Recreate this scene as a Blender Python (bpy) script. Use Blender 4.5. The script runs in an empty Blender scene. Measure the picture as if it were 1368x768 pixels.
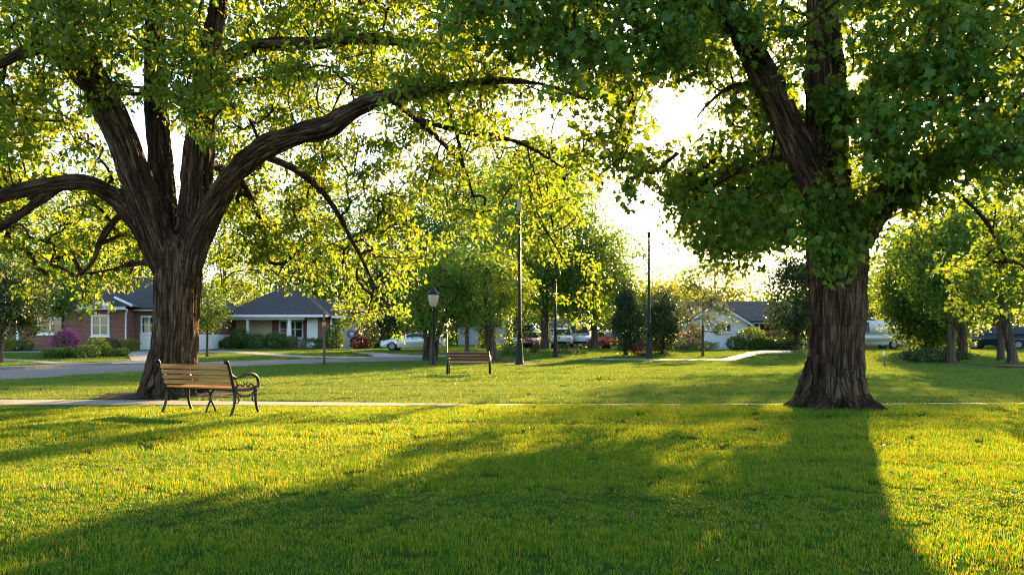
import bpy, bmesh, math, random
import numpy as np
from mathutils import Vector, Matrix

random.seed(7)
RNG = np.random.default_rng(7)
sc = bpy.context.scene
COL = sc.collection
R = math.radians

# ------------------------------------------------------------------ survey
F, CX, HY, EYE = 1050.0, 684.0, 451.0, 1.25

def gz(y):
    t = np.clip((np.asarray(y, float) - 36.0) / 22.0, 0, 1)
    return 0.35 * t * t * (3 - 2 * t)

def gzf(y):
    return float(gz(y))

def W(px, py, Y):
    return Vector(((px - CX) / F * Y, Y, EYE + (HY - py) / F * Y))

def XA(px, Y):
    return (px - CX) / F * Y

def ZA(py, Y):
    return EYE + (HY - py) / F * Y

def G(px, py):
    lo, hi = 2.0, 400.0
    for _ in range(50):
        m = (lo + hi) / 2
        if gzf(m) + (py - HY) / F * m > EYE:
            hi = m
        else:
            lo = m
    Y = (lo + hi) / 2
    return Vector((XA(px, Y), Y, gzf(Y)))

# ------------------------------------------------------------------ materials
MATS = {}

def new_mat(name):
    m = bpy.data.materials.new(name)
    m.use_nodes = True
    nt = m.node_tree
    return m, nt, nt.nodes, nt.links, nt.nodes['Principled BSDF']

def ramp(nt, fac, stops):
    n = nt.nodes.new('ShaderNodeValToRGB')
    e = n.color_ramp.elements
    e[0].position, e[0].color = stops[0][0], (*stops[0][1], 1)
    e[1].position, e[1].color = stops[-1][0], (*stops[-1][1], 1)
    for p, c in stops[1:-1]:
        x = e.new(p)
        x.color = (*c, 1)
    nt.links.new(fac, n.inputs[0])
    return n.outputs[0]

def noise(nt, vec, scale, detail=4, rough=0.6):
    n = nt.nodes.new('ShaderNodeTexNoise')
    n.inputs['Scale'].default_value = scale
    n.inputs['Detail'].default_value = detail
    n.inputs['Roughness'].default_value = rough
    if vec is not None:
        nt.links.new(vec, n.inputs['Vector'])
    return n.outputs[0]

def coords(nt, scale=(1, 1, 1), kind='Object'):
    t = nt.nodes.new('ShaderNodeTexCoord')
    m = nt.nodes.new('ShaderNodeMapping')
    m.inputs['Scale'].default_value = scale
    nt.links.new(t.outputs[kind], m.inputs['Vector'])
    return m.outputs[0]

def bump(nt, h, bsdf, strength=0.4, dist=0.02):
    b = nt.nodes.new('ShaderNodeBump')
    b.inputs['Strength'].default_value = strength
    b.inputs['Distance'].default_value = dist
    nt.links.new(h, b.inputs['Height'])
    nt.links.new(b.outputs[0], bsdf.inputs['Normal'])

def mat_plain(name, c, rough=0.6, metal=0.0, var=0.12, scale=6.0, spec=0.4, coat=0.0, bs=0.0):
    if name in MATS:
        return MATS[name]
    m, nt, N, L, b = new_mat(name)
    v = noise(nt, coords(nt), scale, 5)
    lo = tuple(x * (1 - var) for x in c)
    hi = tuple(min(1, x * (1 + var)) for x in c)
    L.new(ramp(nt, v, [(0.3, lo), (0.7, hi)]), b.inputs['Base Color'])
    b.inputs['Roughness'].default_value = rough
    b.inputs['Metallic'].default_value = metal
    b.inputs['Specular IOR Level'].default_value = spec
    b.inputs['Coat Weight'].default_value = coat
    if bs:
        bump(nt, v, b, bs, 0.01)
    MATS[name] = m
    return m

def mat_leaf(name, cols, trans, tmix=0.45, rough=0.5, spec=0.3):
    """two-sided leaf: reflects green, lets yellow-green light through"""
    m, nt, N, L, b = new_mat(name)
    g = N.new('ShaderNodeNewGeometry')
    rnd = g.outputs['Random Per Island']
    n = len(cols)
    st = [(i / (n - 1), c) for i, c in enumerate(cols)]
    L.new(ramp(nt, rnd, st), b.inputs['Base Color'])
    b.inputs['Roughness'].default_value = rough
    b.inputs['Specular IOR Level'].default_value = spec
    t = N.new('ShaderNodeBsdfTranslucent')
    L.new(ramp(nt, rnd, [(i / (len(trans) - 1), c) for i, c in enumerate(trans)]), t.inputs['Color'])
    mx = N.new('ShaderNodeMixShader')
    mx.inputs[0].default_value = tmix
    L.new(b.outputs[0], mx.inputs[1])
    L.new(t.outputs[0], mx.inputs[2])
    L.new(mx.outputs[0], N['Material Output'].inputs['Surface'])
    MATS[name] = m
    return m

LEAF_OAK = mat_leaf('maple_leaf', [(.038, .10, .012), (.06, .135, .016), (.085, .16, .02)],
                    [(.10, .23, .012), (.26, .35, .016), (.42, .41, .025)], .5)
LEAF_R = mat_leaf('maple_leaf_deep', [(.028, .088, .011), (.042, .12, .015), (.065, .15, .02)],
                  [(.10, .20, .012), (.2, .28, .016), (.32, .36, .02)], .45)
LEAF_MID = mat_leaf('park_leaf', [(.034, .11, .013), (.05, .14, .017), (.08, .165, .022)],
                     [(.06, .18, .01), (.15, .26, .014), (.32, .36, .02)], .42)
LEAF_SUNLIT = mat_leaf('sunlit_leaf', [(.05, .14, .014), (.075, .17, .018), (.11, .20, .024)],
                      [(.10, .24, .012), (.22, .32, .016), (.42, .42, .025)], .45)  # sunlight on the two round trees is put into this brighter leaf colour
LEAF_DARK = mat_leaf('evergreen_leaf', [(.018, .045, .016), (.025, .06, .02), (.035, .075, .024)],
                     [(.04, .08, .012), (.06, .10, .016)], .25)
LEAF_GREY = mat_leaf('grey_leaf', [(.06, .085, .035), (.09, .11, .05), (.12, .13, .065)],
                     [(.08, .12, .03), (.13, .17, .04)], .3)
LEAF_SHRUB = mat_leaf('shrub_leaf', [(.035, .10, .015), (.05, .13, .018), (.07, .15, .024)],
                      [(.10, .18, .012), (.18, .25, .016)], .35)
LEAF_YEL = mat_leaf('lime_leaf', [(.07, .12, .018), (.10, .15, .02), (.13, .17, .025)],
                    [(.28, .34, .02), (.42, .44, .03)], .5)
FLOWER_PURPLE = mat_leaf('purple_blossom', [(.30, .03, .22), (.42, .05, .32), (.5, .10, .4)],
                         [(.4, .05, .3), (.5, .1, .4)], .3)
FLOWER_ORANGE = mat_leaf('orange_blossom', [(.7, .10, .03), (.8, .16, .04), (.7, .25, .10)],
                         [(.7, .2, .05), (.8, .3, .1)], .3)
FLOWER_PINK = mat_leaf('pink_blossom', [(.5, .14, .12), (.6, .22, .18), (.3, .10, .08)],
                       [(.5, .2, .15), (.6, .3, .2)], .3)
LEAF_RED = mat_leaf('red_leaf', [(.09, .02, .02), (.13, .03, .025), (.07, .03, .02)],
                    [(.25, .04, .03), (.3, .06, .03)], .3)
DRY_LEAF = mat_leaf('dry_leaf', [(.12, .06, .022), (.17, .08, .028), (.09, .042, .018)],
                    [(.12, .06, .02), (.15, .08, .03)], .15)
GRASS = mat_leaf('grass_blade', [(.017, .10, .005), (.027, .135, .007), (.045, .15, .009), (.10, .165, .02)],
                 [(.04, .24, .004), (.20, .32, .007), (.72, .50, .032)], .40, .42, .2)

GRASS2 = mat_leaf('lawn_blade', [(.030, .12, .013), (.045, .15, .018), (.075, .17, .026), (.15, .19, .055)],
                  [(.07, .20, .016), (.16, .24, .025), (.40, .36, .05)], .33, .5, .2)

def vary_grass(m, lo, hi):
    """turf that is fresher in some places and drier in others"""
    nt = m.node_tree
    N, L = nt.nodes, nt.links
    g = N.new('ShaderNodeNewGeometry')
    mp = N.new('ShaderNodeMapping')
    mp.inputs['Scale'].default_value = (.12, .7, 0)
    L.new(g.outputs['Position'], mp.inputs['Vector'])
    c = ramp(nt, noise(nt, mp.outputs[0], 1.0, 4, .6), [(.32, lo), (.68, hi)])
    for n in [n for n in N if n.type in ('BSDF_PRINCIPLED', 'BSDF_TRANSLUCENT')]:
        s_ = n.inputs['Base Color'] if n.type == 'BSDF_PRINCIPLED' else n.inputs['Color']
        src = s_.links[0].from_socket
        mx = N.new('ShaderNodeMixRGB')
        mx.blend_type = 'MULTIPLY'
        mx.inputs[0].default_value = 1
        L.new(src, mx.inputs[1])
        L.new(c, mx.inputs[2])
        L.new(mx.outputs[0], s_)

vary_grass(GRASS, (.78, .9, .9), (1.1, 1.04, 1.0))
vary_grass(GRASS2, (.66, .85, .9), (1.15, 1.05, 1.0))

def mat_bark(name, c0, c1, c2):
    m, nt, N, L, b = new_mat(name)
    a = N.new('ShaderNodeAttribute')
    a.attribute_name = 'bark'
    mp = N.new('ShaderNodeMapping')
    L.new(a.outputs['Vector'], mp.inputs['Vector'])
    v1 = noise(nt, mp.outputs[0], 14, 5, 0.6)
    v2 = noise(nt, mp.outputs[0], 3, 3)
    mul = N.new('ShaderNodeMath')
    mul.operation = 'MULTIPLY_ADD'
    L.new(v2, mul.inputs[0])
    mul.inputs[1].default_value = 0.5
    L.new(v1, mul.inputs[2])
    vo = N.new('ShaderNodeTexVoronoi')
    vo.feature = 'DISTANCE_TO_EDGE'
    vo.inputs['Scale'].default_value = 17
    dn = N.new('ShaderNodeMixRGB')
    dn.blend_type = 'ADD'
    dn.inputs[0].default_value = .05
    L.new(mp.outputs[0], dn.inputs[1])
    nz = N.new('ShaderNodeTexNoise')
    nz.inputs['Scale'].default_value = 9
    L.new(mp.outputs[0], nz.inputs['Vector'])
    L.new(nz.outputs[1], dn.inputs[2])
    L.new(dn.outputs[0], vo.inputs['Vector'])
    cr = ramp(nt, vo.outputs[0], [(0, (0, 0, 0)), (.16, (1, 1, 1))])
    ht = N.new('ShaderNodeMath')
    ht.operation = 'MULTIPLY_ADD'
    L.new(cr, ht.inputs[0])
    ht.inputs[1].default_value = .9
    L.new(v1, ht.inputs[2])
    L.new(ramp(nt, mul.outputs[0], [(0.58, c0), (0.74, c1), (0.92, c2)]), b.inputs['Base Color'])
    b.inputs['Roughness'].default_value = 0.9
    b.inputs['Specular IOR Level'].default_value = 0.15
    bump(nt, ht.outputs[0], b, 1.0, 0.05)
    MATS[name] = m
    return m

BARK = mat_bark('oak_bark', (.012, .0075, .0045), (.052, .032, .019), (.135, .092, .058))
BARK2 = mat_bark('park_bark', (.04, .03, .022), (.09, .066, .05), (.15, .115, .09))

def mat_brick():
    m, nt, N, L, b = new_mat('red_brick')
    t = N.new('ShaderNodeTexCoord')
    sp = N.new('ShaderNodeSeparateXYZ')
    L.new(t.outputs['Object'], sp.inputs[0])
    ad = N.new('ShaderNodeMath')
    L.new(sp.outputs[0], ad.inputs[0])
    L.new(sp.outputs[1], ad.inputs[1])
    cb = N.new('ShaderNodeCombineXYZ')
    L.new(ad.outputs[0], cb.inputs[0])
    L.new(sp.outputs[2], cb.inputs[1])
    br = N.new('ShaderNodeTexBrick')
    br.inputs['Scale'].default_value = 1.0
    br.inputs['Brick Width'].default_value = 0.26
    br.inputs['Row Height'].default_value = 0.09
    br.inputs['Mortar Size'].default_value = 0.011
    br.inputs['Color1'].default_value = (.27, .07, .045, 1)
    br.inputs['Color2'].default_value = (.17, .048, .034, 1)
    br.inputs['Mortar'].default_value = (.24, .18, .15, 1)
    L.new(cb.outputs[0], br.inputs['Vector'])
    mx = N.new('ShaderNodeMixRGB')
    mx.blend_type = 'MULTIPLY'
    mx.inputs[0].default_value = .6
    L.new(br.outputs[0], mx.inputs[1])
    L.new(ramp(nt, noise(nt, coords(nt), 2.5), [(.3, (.6, .6, .6)), (.7, (1, 1, 1))]), mx.inputs[2])
    L.new(mx.outputs[0], b.inputs['Base Color'])
    b.inputs['Roughness'].default_value = .85
    bump(nt, br.outputs[1], b, -.5, .01)
    return m

def mat_siding(name, c):
    m, nt, N, L, b = new_mat(name)
    t = N.new('ShaderNodeTexCoord')
    sp = N.new('ShaderNodeSeparateXYZ')
    L.new(t.outputs['Object'], sp.inputs[0])
    mu = N.new('ShaderNodeMath')
    mu.operation = 'MULTIPLY'
    mu.inputs[1].default_value = 1 / .19
    L.new(sp.outputs[2], mu.inputs[0])
    fr = N.new('ShaderNodeMath')
    fr.operation = 'FRACT'
    L.new(mu.outputs[0], fr.inputs[0])
    v = noise(nt, coords(nt, (1, 1, 4)), 3)
    L.new(ramp(nt, v, [(.3, tuple(x * .86 for x in c)), (.7, c)]), b.inputs['Base Color'])
    b.inputs['Roughness'].default_value = .55
    bump(nt, fr.outputs[0], b, -1.0, .035)
    return m

def mat_shingle(name, c):
    m, nt, N, L, b = new_mat(name)
    br = N.new('ShaderNodeTexBrick')
    br.inputs['Scale'].default_value = 1.0
    br.inputs['Brick Width'].default_value = .32
    br.inputs['Row Height'].default_value = .16
    br.inputs['Mortar Size'].default_value = .012
    br.inputs['Color1'].default_value = (*c, 1)
    br.inputs['Color2'].default_value = (*[x * .62 for x in c], 1)
    br.inputs['Mortar'].default_value = (*[x * .35 for x in c], 1)
    L.new(coords(nt), br.inputs['Vector'])
    mx = N.new('ShaderNodeMixRGB')
    mx.blend_type = 'MULTIPLY'
    mx.inputs[0].default_value = .7
    L.new(br.outputs[0], mx.inputs[1])
    L.new(ramp(nt, noise(nt, coords(nt), 1.2, 6), [(.3, (.6, .6, .62)), (.7, (1, 1, 1))]), mx.inputs[2])
    L.new(mx.outputs[0], b.inputs['Base Color'])
    b.inputs['Roughness'].default_value = .9
    bump(nt, br.outputs[1], b, -.4, .01)
    return m

def mat_wood(name, c0, c1, axis_scale=(2, 30, 30)):
    m, nt, N, L, b = new_mat(name)
    v = noise(nt, coords(nt, axis_scale), 1.2, 6, .65)
    v2 = noise(nt, coords(nt, (.8, 9, 9)), 1.0, 2)
    mx = N.new('ShaderNodeMixRGB')
    mx.blend_type = 'MULTIPLY'
    mx.inputs[0].default_value = .75
    L.new(ramp(nt, v, [(.3, c0), (.65, c1)]), mx.inputs[1])
    L.new(ramp(nt, v2, [(.3, (.45, .42, .4)), (.65, (1, 1, 1))]), mx.inputs[2])
    L.new(mx.outputs[0], b.inputs['Base Color'])
    b.inputs['Roughness'].default_value = .6
    bump(nt, v, b, .35, .004)
    return m

def mat_ground(name, stops, scale, bs=.5, bd=.03, rough=.95, stretch=(1, 1, 1), scale2=None, spec=.2):
    m, nt, N, L, b = new_mat(name)
    v = noise(nt, coords(nt, stretch), scale, 8, .7)
    v2 = noise(nt, coords(nt), scale2 or scale * .08, 4)
    mx = N.new('ShaderNodeMixRGB')
    mx.blend_type = 'MULTIPLY'
    mx.inputs[0].default_value = .6
    L.new(ramp(nt, v, stops), mx.inputs[1])
    L.new(ramp(nt, v2, [(.35, (.55, .58, .5)), (.65, (1, 1, 1))]), mx.inputs[2])
    L.new(mx.outputs[0], b.inputs['Base Color'])
    b.inputs['Roughness'].default_value = rough
    b.inputs['Specular IOR Level'].default_value = spec
    bump(nt, v, b, bs, bd)
    return m

M_BRICK = mat_brick()
M_WHITE_SIDING = mat_siding('white_siding', (.78, .78, .76))
M_TAN_SIDING = mat_siding('tan_siding', (.52, .44, .30))
M_GREY_SIDING = mat_siding('pale_grey_siding', (.42, .46, .52))
M_SHINGLE = mat_shingle('charcoal_shingles', (.056, .052, .05))
M_SHINGLE2 = mat_shingle('brown_grey_shingles', (.075, .064, .06))
M_TRIM = mat_plain('white_trim', (.72, .72, .70), .45, var=.06)
M_REDSH = mat_plain('oxblood_paint', (.13, .025, .02), .5)
M_GLASS = mat_plain('window_glass', (.025, .035, .036), .06, var=.3, spec=.8, scale=1.2)
M_BLUEDOOR = mat_plain('pale_blue_paint', (.38, .47, .55), .45)
M_IRON = mat_plain('black_iron', (.012, .012, .013), .42, metal=.3, spec=.5, bs=.15, scale=40)
M_GREENPOLE = mat_plain('dark_green_paint', (.009, .014, .012), .55, spec=.25)
M_BROWN = mat_plain('weathered_brown_wood', (.14, .09, .06), .8, var=.35, scale=15)
M_SLAT = mat_wood('bench_oak', (.28, .115, .035), (.56, .27, .085))
M_SLAT2 = mat_wood('red_stained_wood', (.07, .02, .014), (.14, .042, .028))
M_CONCRETE = mat_ground('concrete', [(.3, (.20, .19, .17)), (.7, (.33, .31, .28))], 9, .2, .01, .85)
M_ASPHALT = mat_ground('asphalt', [(.3, (.075, .078, .085)), (.7, (.13, .132, .14))], 30, .4, .01, .8)
M_SOIL = mat_ground('mulch_soil', [(.3, (.025, .016, .011)), (.7, (.075, .05, .034))], 25, 1, .05)
M_LAWN = mat_ground('lawn_turf', [(.3, (.022, .045, .010)), (.55, (.04, .08, .014)), (.8, (.07, .10, .02))], 7, .8, .05, .95, (1, 1, 1), .3, 0.0)
M_STONE = mat_plain('pale_boulder', (.42, .41, .40), .9, var=.25, bs=.6, scale=3)
M_TYRE = mat_plain('tyre_rubber', (.012, .012, .012), .85)
M_RIM = mat_plain('wheel_alloy', (.16, .16, .17), .4, metal=.6)
M_LAMPGLASS = mat_leaf('frosted_globe', [(.72, .62, .54), (.74, .64, .56)], [(.8, .62, .48), (.8, .62, .48)], .5, .3, .5)
M_BEIGE = mat_plain('beige_lamp_housing', (.42, .33, .24), .5)

def car_paint(name, c):
    return mat_plain(name, c, .28, var=.03, spec=.5, coat=.7)

# ------------------------------------------------------------------ objects
def tag(o, label=None, cat=None, group=None, kind=None):
    if label: o['label'] = label
    if cat: o['category'] = cat
    if group: o['group'] = group
    if kind: o['kind'] = kind
    return o

def empty(name, loc, label=None, cat=None, group=None, rz=0.0):
    o = bpy.data.objects.new(name, None)
    o.empty_display_size = .2
    o.location = loc
    o.rotation_euler = (0, 0, rz)
    COL.objects.link(o)
    return tag(o, label, cat, group)

def link(name, me, mat, parent=None, smooth=False):
    o = bpy.data.objects.new(name, me)
    if mat is not None:
        for mm in (mat if isinstance(mat, (list, tuple)) else [mat]):
            me.materials.append(mm)
    COL.objects.link(o)
    if parent is not None:
        o.parent = parent
    if smooth:
        me.polygons.foreach_set('use_smooth', np.ones(len(me.polygons), bool))
    return o

def obj(name, bm, mat, parent=None, smooth=False, off=None):
    """off = world position of the thing, when bm was drawn in world metres"""
    if off is not None:
        bmesh.ops.translate(bm, verts=bm.verts, vec=-Vector(off))
    bmesh.ops.recalc_face_normals(bm, faces=bm.faces)
    me = bpy.data.meshes.new(name)
    bm.to_mesh(me)
    bm.free()
    return link(name, me, mat, parent, smooth)

def np_mesh(name, V, loops, totals):
    me = bpy.data.meshes.new(name)
    V = np.asarray(V, np.float32)
    loops = np.asarray(loops, np.int32)
    totals = np.asarray(totals, np.int32)
    me.vertices.add(len(V))
    me.vertices.foreach_set('co', V.ravel())
    me.loops.add(len(loops))
    me.loops.foreach_set('vertex_index', loops)
    me.polygons.add(len(totals))
    st = np.concatenate([[0], np.cumsum(totals)[:-1]]).astype(np.int32)
    me.polygons.foreach_set('loop_start', st)
    me.polygons.foreach_set('loop_total', totals)
    me.update(calc_edges=True)
    me.validate()
    return me

def copy_tree(o, parent=None):
    c = o.copy()
    COL.objects.link(c)
    c.parent = parent
    for ch in [x for x in bpy.data.objects if x.parent == o]:
        copy_tree(ch, c)
    return c

def box(bm, c, s, rot=None, bev=0.0):
    M = Matrix.Translation(Vector(c)) @ (rot.to_4x4() if rot is not None else Matrix()) @ Matrix.Diagonal((*s, 1))
    r = bmesh.ops.create_cube(bm, size=1.0, matrix=M)
    if bev:
        es = list({e for v in r['verts'] for e in v.link_edges})
        bmesh.ops.bevel(bm, geom=es, offset=bev, segments=2, affect='EDGES', profile=.6)

def bx(bm, x0, x1, y0, y1, z0, z1, bev=0.0):
    box(bm, ((x0 + x1) / 2, (y0 + y1) / 2, (z0 + z1) / 2), (abs(x1 - x0), abs(y1 - y0), abs(z1 - z0)), None, bev)

def tube_bm(bm, pts, rads, seg=10, cap=True):
    pts = [Vector(p) for p in pts]
    rings = []
    prev = None
    for i, p in enumerate(pts):
        a = pts[max(i - 1, 0)]
        b = pts[min(i + 1, len(pts) - 1)]
        d = (b - a).normalized()
        if prev is None:
            up = Vector((0, 1, 0)) if abs(d.z) > .9 else Vector((0, 0, 1))
            u = d.cross(up).normalized()
        else:
            u = (prev - d * prev.dot(d)).normalized()
        prev = u
        v = d.cross(u)
        r = rads[i] if isinstance(rads, (list, tuple)) else rads
        rings.append([bm.verts.new(p + (u * math.cos(t) + v * math.sin(t)) * r)
                      for t in (2 * math.pi * k / seg for k in range(seg))])
    for a, b in zip(rings, rings[1:]):
        for k in range(seg):
            bm.faces.new((a[k], a[(k + 1) % seg], b[(k + 1) % seg], b[k]))
    if cap:
        bm.faces.new(rings[0][::-1])
        bm.faces.new(rings[-1])

def lathe(bm, prof, c=(0, 0, 0), seg=20):
    rings = []
    c = Vector(c)
    for r, z in prof:
        rings.append([bm.verts.new(c + Vector((r * math.cos(2 * math.pi * k / seg), r * math.sin(2 * math.pi * k / seg), z)))
                      for k in range(seg)])
    for a, b in zip(rings, rings[1:]):
        for k in range(seg):
            bm.faces.new((a[k], a[(k + 1) % seg], b[(k + 1) % seg], b[k]))
    bm.faces.new(rings[0][::-1])
    bm.faces.new(rings[-1])

def prism(bm, pts, y0, y1, inset=0.0, zc=None):
    """polygon in XZ pushed from y0 to y1"""
    a = [bm.verts.new((x, y0, z)) for x, z in pts]
    b = [bm.verts.new((x, y1, z)) for x, z in pts]
    bm.faces.new(a)
    bm.faces.new(b[::-1])
    n = len(pts)
    for i in range(n):
        bm.faces.new((a[i], b[i], b[(i + 1) % n], a[(i + 1) % n]))
    return a, b

def slab(bm, pts, th):
    """planar polygon given in 3-D, thickened downwards"""
    a = [bm.verts.new(p) for p in pts]
    b = [bm.verts.new(Vector(p) - Vector((0, 0, th))) for p in pts]
    bm.faces.new(a)
    bm.faces.new(b[::-1])
    n = len(pts)
    for i in range(n):
        bm.faces.new((a[i], b[i], b[(i + 1) % n], a[(i + 1) % n]))

# ------------------------------------------------------------------ numpy value noise
_T = np.random.default_rng(3).random(65536)

def vnoise(P):
    P = np.asarray(P, float)
    i = np.floor(P).astype(np.int64)
    f = P - i
    f = f * f * (3 - 2 * f)

    def h(ix, iy, iz):
        return _T[(ix * 73856093 ^ iy * 19349663 ^ iz * 83492791) & 65535]
    x, y, z = i[:, 0], i[:, 1], i[:, 2]
    fx, fy, fz = f[:, 0], f[:, 1], f[:, 2]
    r = 0
    for dx in (0, 1):
        for dy in (0, 1):
            for dz in (0, 1):
                w = (fx if dx else 1 - fx) * (fy if dy else 1 - fy) * (fz if dz else 1 - fz)
                r = r + w * h(x + dx, y + dy, z + dz)
    return r

# ------------------------------------------------------------------ foliage
def unit(a):
    return a / np.maximum(np.linalg.norm(a, axis=-1, keepdims=True), 1e-9)

# leaf shapes: (x across, y along, z lift), y 0..1
DIAMOND = (np.array([(0, 0, 0), (-.36, .45, .10), (0, 1, -.06), (.36, .45, .10)], float), [(0, 2, 1), (0, 3, 2)])
_half = [(.0, .0), (.14, .02), (.48, .16), (.28, .32), (.52, .58), (.24, .60), (.16, .74), (0, 1.0)]
_mv = [(0, .0, 0), (0, .36, -.02), (0, .65, -.12), (0, 1.0, -.28)]
for s in (-1, 1):
    for x, y in _half[1:-1]:
        _mv.append((s * x, y, abs(x) * .42 - .25 * y * y))
MAPLE_V = np.array(_mv, float)
MAPLE_F = []
for k, s in enumerate((-1, 1)):
    o = 4 + 6 * k
    tri = [(0, o, 1), (o, o + 1, 1), (o + 1, o + 2, 1), (o + 2, o + 3, 1), (o + 3, o + 4, 1), (1, o + 4, 2), (o + 4, o + 5, 2), (2, o + 5, 3)]
    MAPLE_F += [t if s > 0 else t[::-1] for t in tri]
MAPLE = (MAPLE_V, MAPLE_F)

OVAL = (np.array([(0, 0, 0), (-.19, .22, .05), (-.25, .55, .06), (0, 1, -.10), (.25, .55, .06), (.19, .22, .05)], float),
        [(0, 3, 1), (1, 3, 2), (0, 5, 3), (5, 4, 3)])

def leaves(pos, size, rng, shape=DIAMOND, up=.5, droop=.35):
    n = len(pos)
    nor = unit(rng.normal(size=(n, 3)) + np.array([0, 0, up]))
    ax = rng.normal(size=(n, 3)) + np.array([0, 0, -droop * 2])
    ax = unit(ax - nor * (ax * nor).sum(1, keepdims=True))
    sx = np.cross(ax, nor)
    T, FC = shape
    sz = np.asarray(size).reshape(-1, 1, 1)
    V = pos[:, None, :] + sz * (T[None, :, 0:1] * sx[:, None] + T[None, :, 1:2] * ax[:, None] + T[None, :, 2:3] * nor[:, None])
    k = len(T)
    Fa = np.array(FC, np.int64)
    loops = (Fa[None] + (np.arange(n) * k)[:, None, None]).ravel()
    return V.reshape(-1, 3), loops, np.full(n * len(FC), 3)

def join(parts):
    Vs, Ls, Ts, o = [], [], [], 0
    for V, l, t in parts:
        Vs.append(V); Ls.append(np.asarray(l) + o); Ts.append(t); o += len(V)
    return np.concatenate(Vs), np.concatenate(Ls), np.concatenate(Ts)

def spray(cent, rad, per, size, rng, shape=DIAMOND, flat=.7, up=.5, droop=.35):
    """leaf clumps round each centre"""
    n = len(cent)
    per = np.maximum(1, (per * rng.uniform(.6, 1.4, n))).astype(int)
    idx = np.repeat(np.arange(n), per)
    m = len(idx)
    d = unit(rng.normal(size=(m, 3))) * (rng.random((m, 1)) ** .5)
    r = np.broadcast_to(rad, (n,))[idx][:, None]
    p = cent[idx] + d * r * np.array([1, 1, flat])
    s = size * rng.uniform(.5, 1.3, m)
    return leaves(p, s, rng, shape, up, droop)

def tube_np(pts, rads, seg=6):
    pts = np.asarray(pts, float)
    n = len(pts)
    d = unit(np.gradient(pts, axis=0))
    ref = np.array([0, 1, 0]) if abs(d[0, 2]) > .9 else np.array([0, 0, 1.])
    u = np.cross(d, ref)
    bad = np.linalg.norm(u, axis=1) < .05
    u[bad] = np.cross(d[bad], [1, 0, 0])
    u = unit(u)
    v = np.cross(d, u)
    t = 2 * np.pi * np.arange(seg) / seg
    V = pts[:, None] + np.asarray(rads)[:, None, None] * (np.cos(t)[None, :, None] * u[:, None] + np.sin(t)[None, :, None] * v[:, None])
    loops = []
    i = np.arange(n - 1)[:, None] * seg
    k = np.arange(seg)[None]
    k2 = (k + 1) % seg
    q = np.stack([i + k, i + k2, i + seg + k2, i + seg + k], -1).reshape(-1)
    return V.reshape(-1, 3), q, np.full((n - 1) * seg, 4)

def resample(pts, rads, step):
    pts = np.asarray(pts, float)
    # Catmull-Rom through the drawn points
    P = np.vstack([2 * pts[0] - pts[1], pts, 2 * pts[-1] - pts[-2]])
    Rr = np.concatenate([[rads[0]], rads, [rads[-1]]])
    out, ro = [], []
    for i in range(1, len(P) - 2):
        L = np.linalg.norm(P[i + 1] - P[i])
        m = max(2, int(L / step))
        for t in np.arange(m) / m:
            a, b, c, d = P[i - 1], P[i], P[i + 1], P[i + 2]
            out.append(.5 * ((2 * b) + (-a + c) * t + (2 * a - 5 * b + 4 * c - d) * t * t + (-a + 3 * b - 3 * c + d) * t ** 3))
            ro.append(Rr[i] * (1 - t) + Rr[i + 1] * t)
    out.append(pts[-1]); ro.append(rads[-1])
    return np.array(out), np.array(ro)

def grow_twigs(skel, cent, rng, rmin=.006, k=.0045, rmax=.06, seg=4, wob=.10):
    """joins every leaf clump to the nearest limb or clump: pipe-model radii"""
    n = len(cent)
    d0 = np.full(n, 1e9)
    for i in range(0, n, 400):
        d0[i:i + 400] = np.linalg.norm(cent[i:i + 400, None] - skel[None], axis=2).min(1)
    order = np.argsort(d0)
    nodes = np.vstack([skel, np.zeros((n, 3))])
    par = np.full(len(nodes), -1)
    m = len(skel)
    pos_of = {}
    for c in order:
        p = cent[c]
        dd = np.linalg.norm(nodes[:m] - p, axis=1)
        dd[len(skel):] *= 1.15
        j = int(dd.argmin())
        nodes[m] = p
        par[m] = j
        m += 1
    cnt = np.ones(len(nodes))
    for i in range(len(nodes) - 1, len(skel) - 1, -1):
        if par[i] >= len(skel):
            cnt[par[i]] += cnt[i]
    parts = []
    for i in range(len(skel), len(nodes)):
        a, b = nodes[par[i]], nodes[i]
        L = np.linalg.norm(b - a)
        if L < .04:
            continue
        r1 = min(rmax, rmin + k * math.sqrt(cnt[i]))
        r0 = min(rmax * 1.2, r1 * 1.35)
        if par[i] >= len(skel):
            r0 = min(r0, rmin + k * math.sqrt(cnt[par[i]]))
        t = np.linspace(0, 1, 5)[:, None]
        w = rng.normal(size=3) * wob * L
        mid = a + (b - a) * t + np.sin(t * np.pi) * (w + np.array([0, 0, .10 * L]))
        parts.append(tube_np(mid, r0 + (r1 - r0) * t[:, 0], seg))
    return parts

def in_poly(px, py, poly):
    px = np.asarray(px); py = np.asarray(py)
    inside = np.zeros(px.shape, bool)
    n = len(poly)
    for i in range(n):
        x0, y0 = poly[i]
        x1, y1 = poly[(i + 1) % n]
        c = ((y0 > py) != (y1 > py)) & (px < (x1 - x0) * (py - y0) / ((y1 - y0) if y1 != y0 else 1e-9) + x0)
        inside ^= c
    return inside

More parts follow.
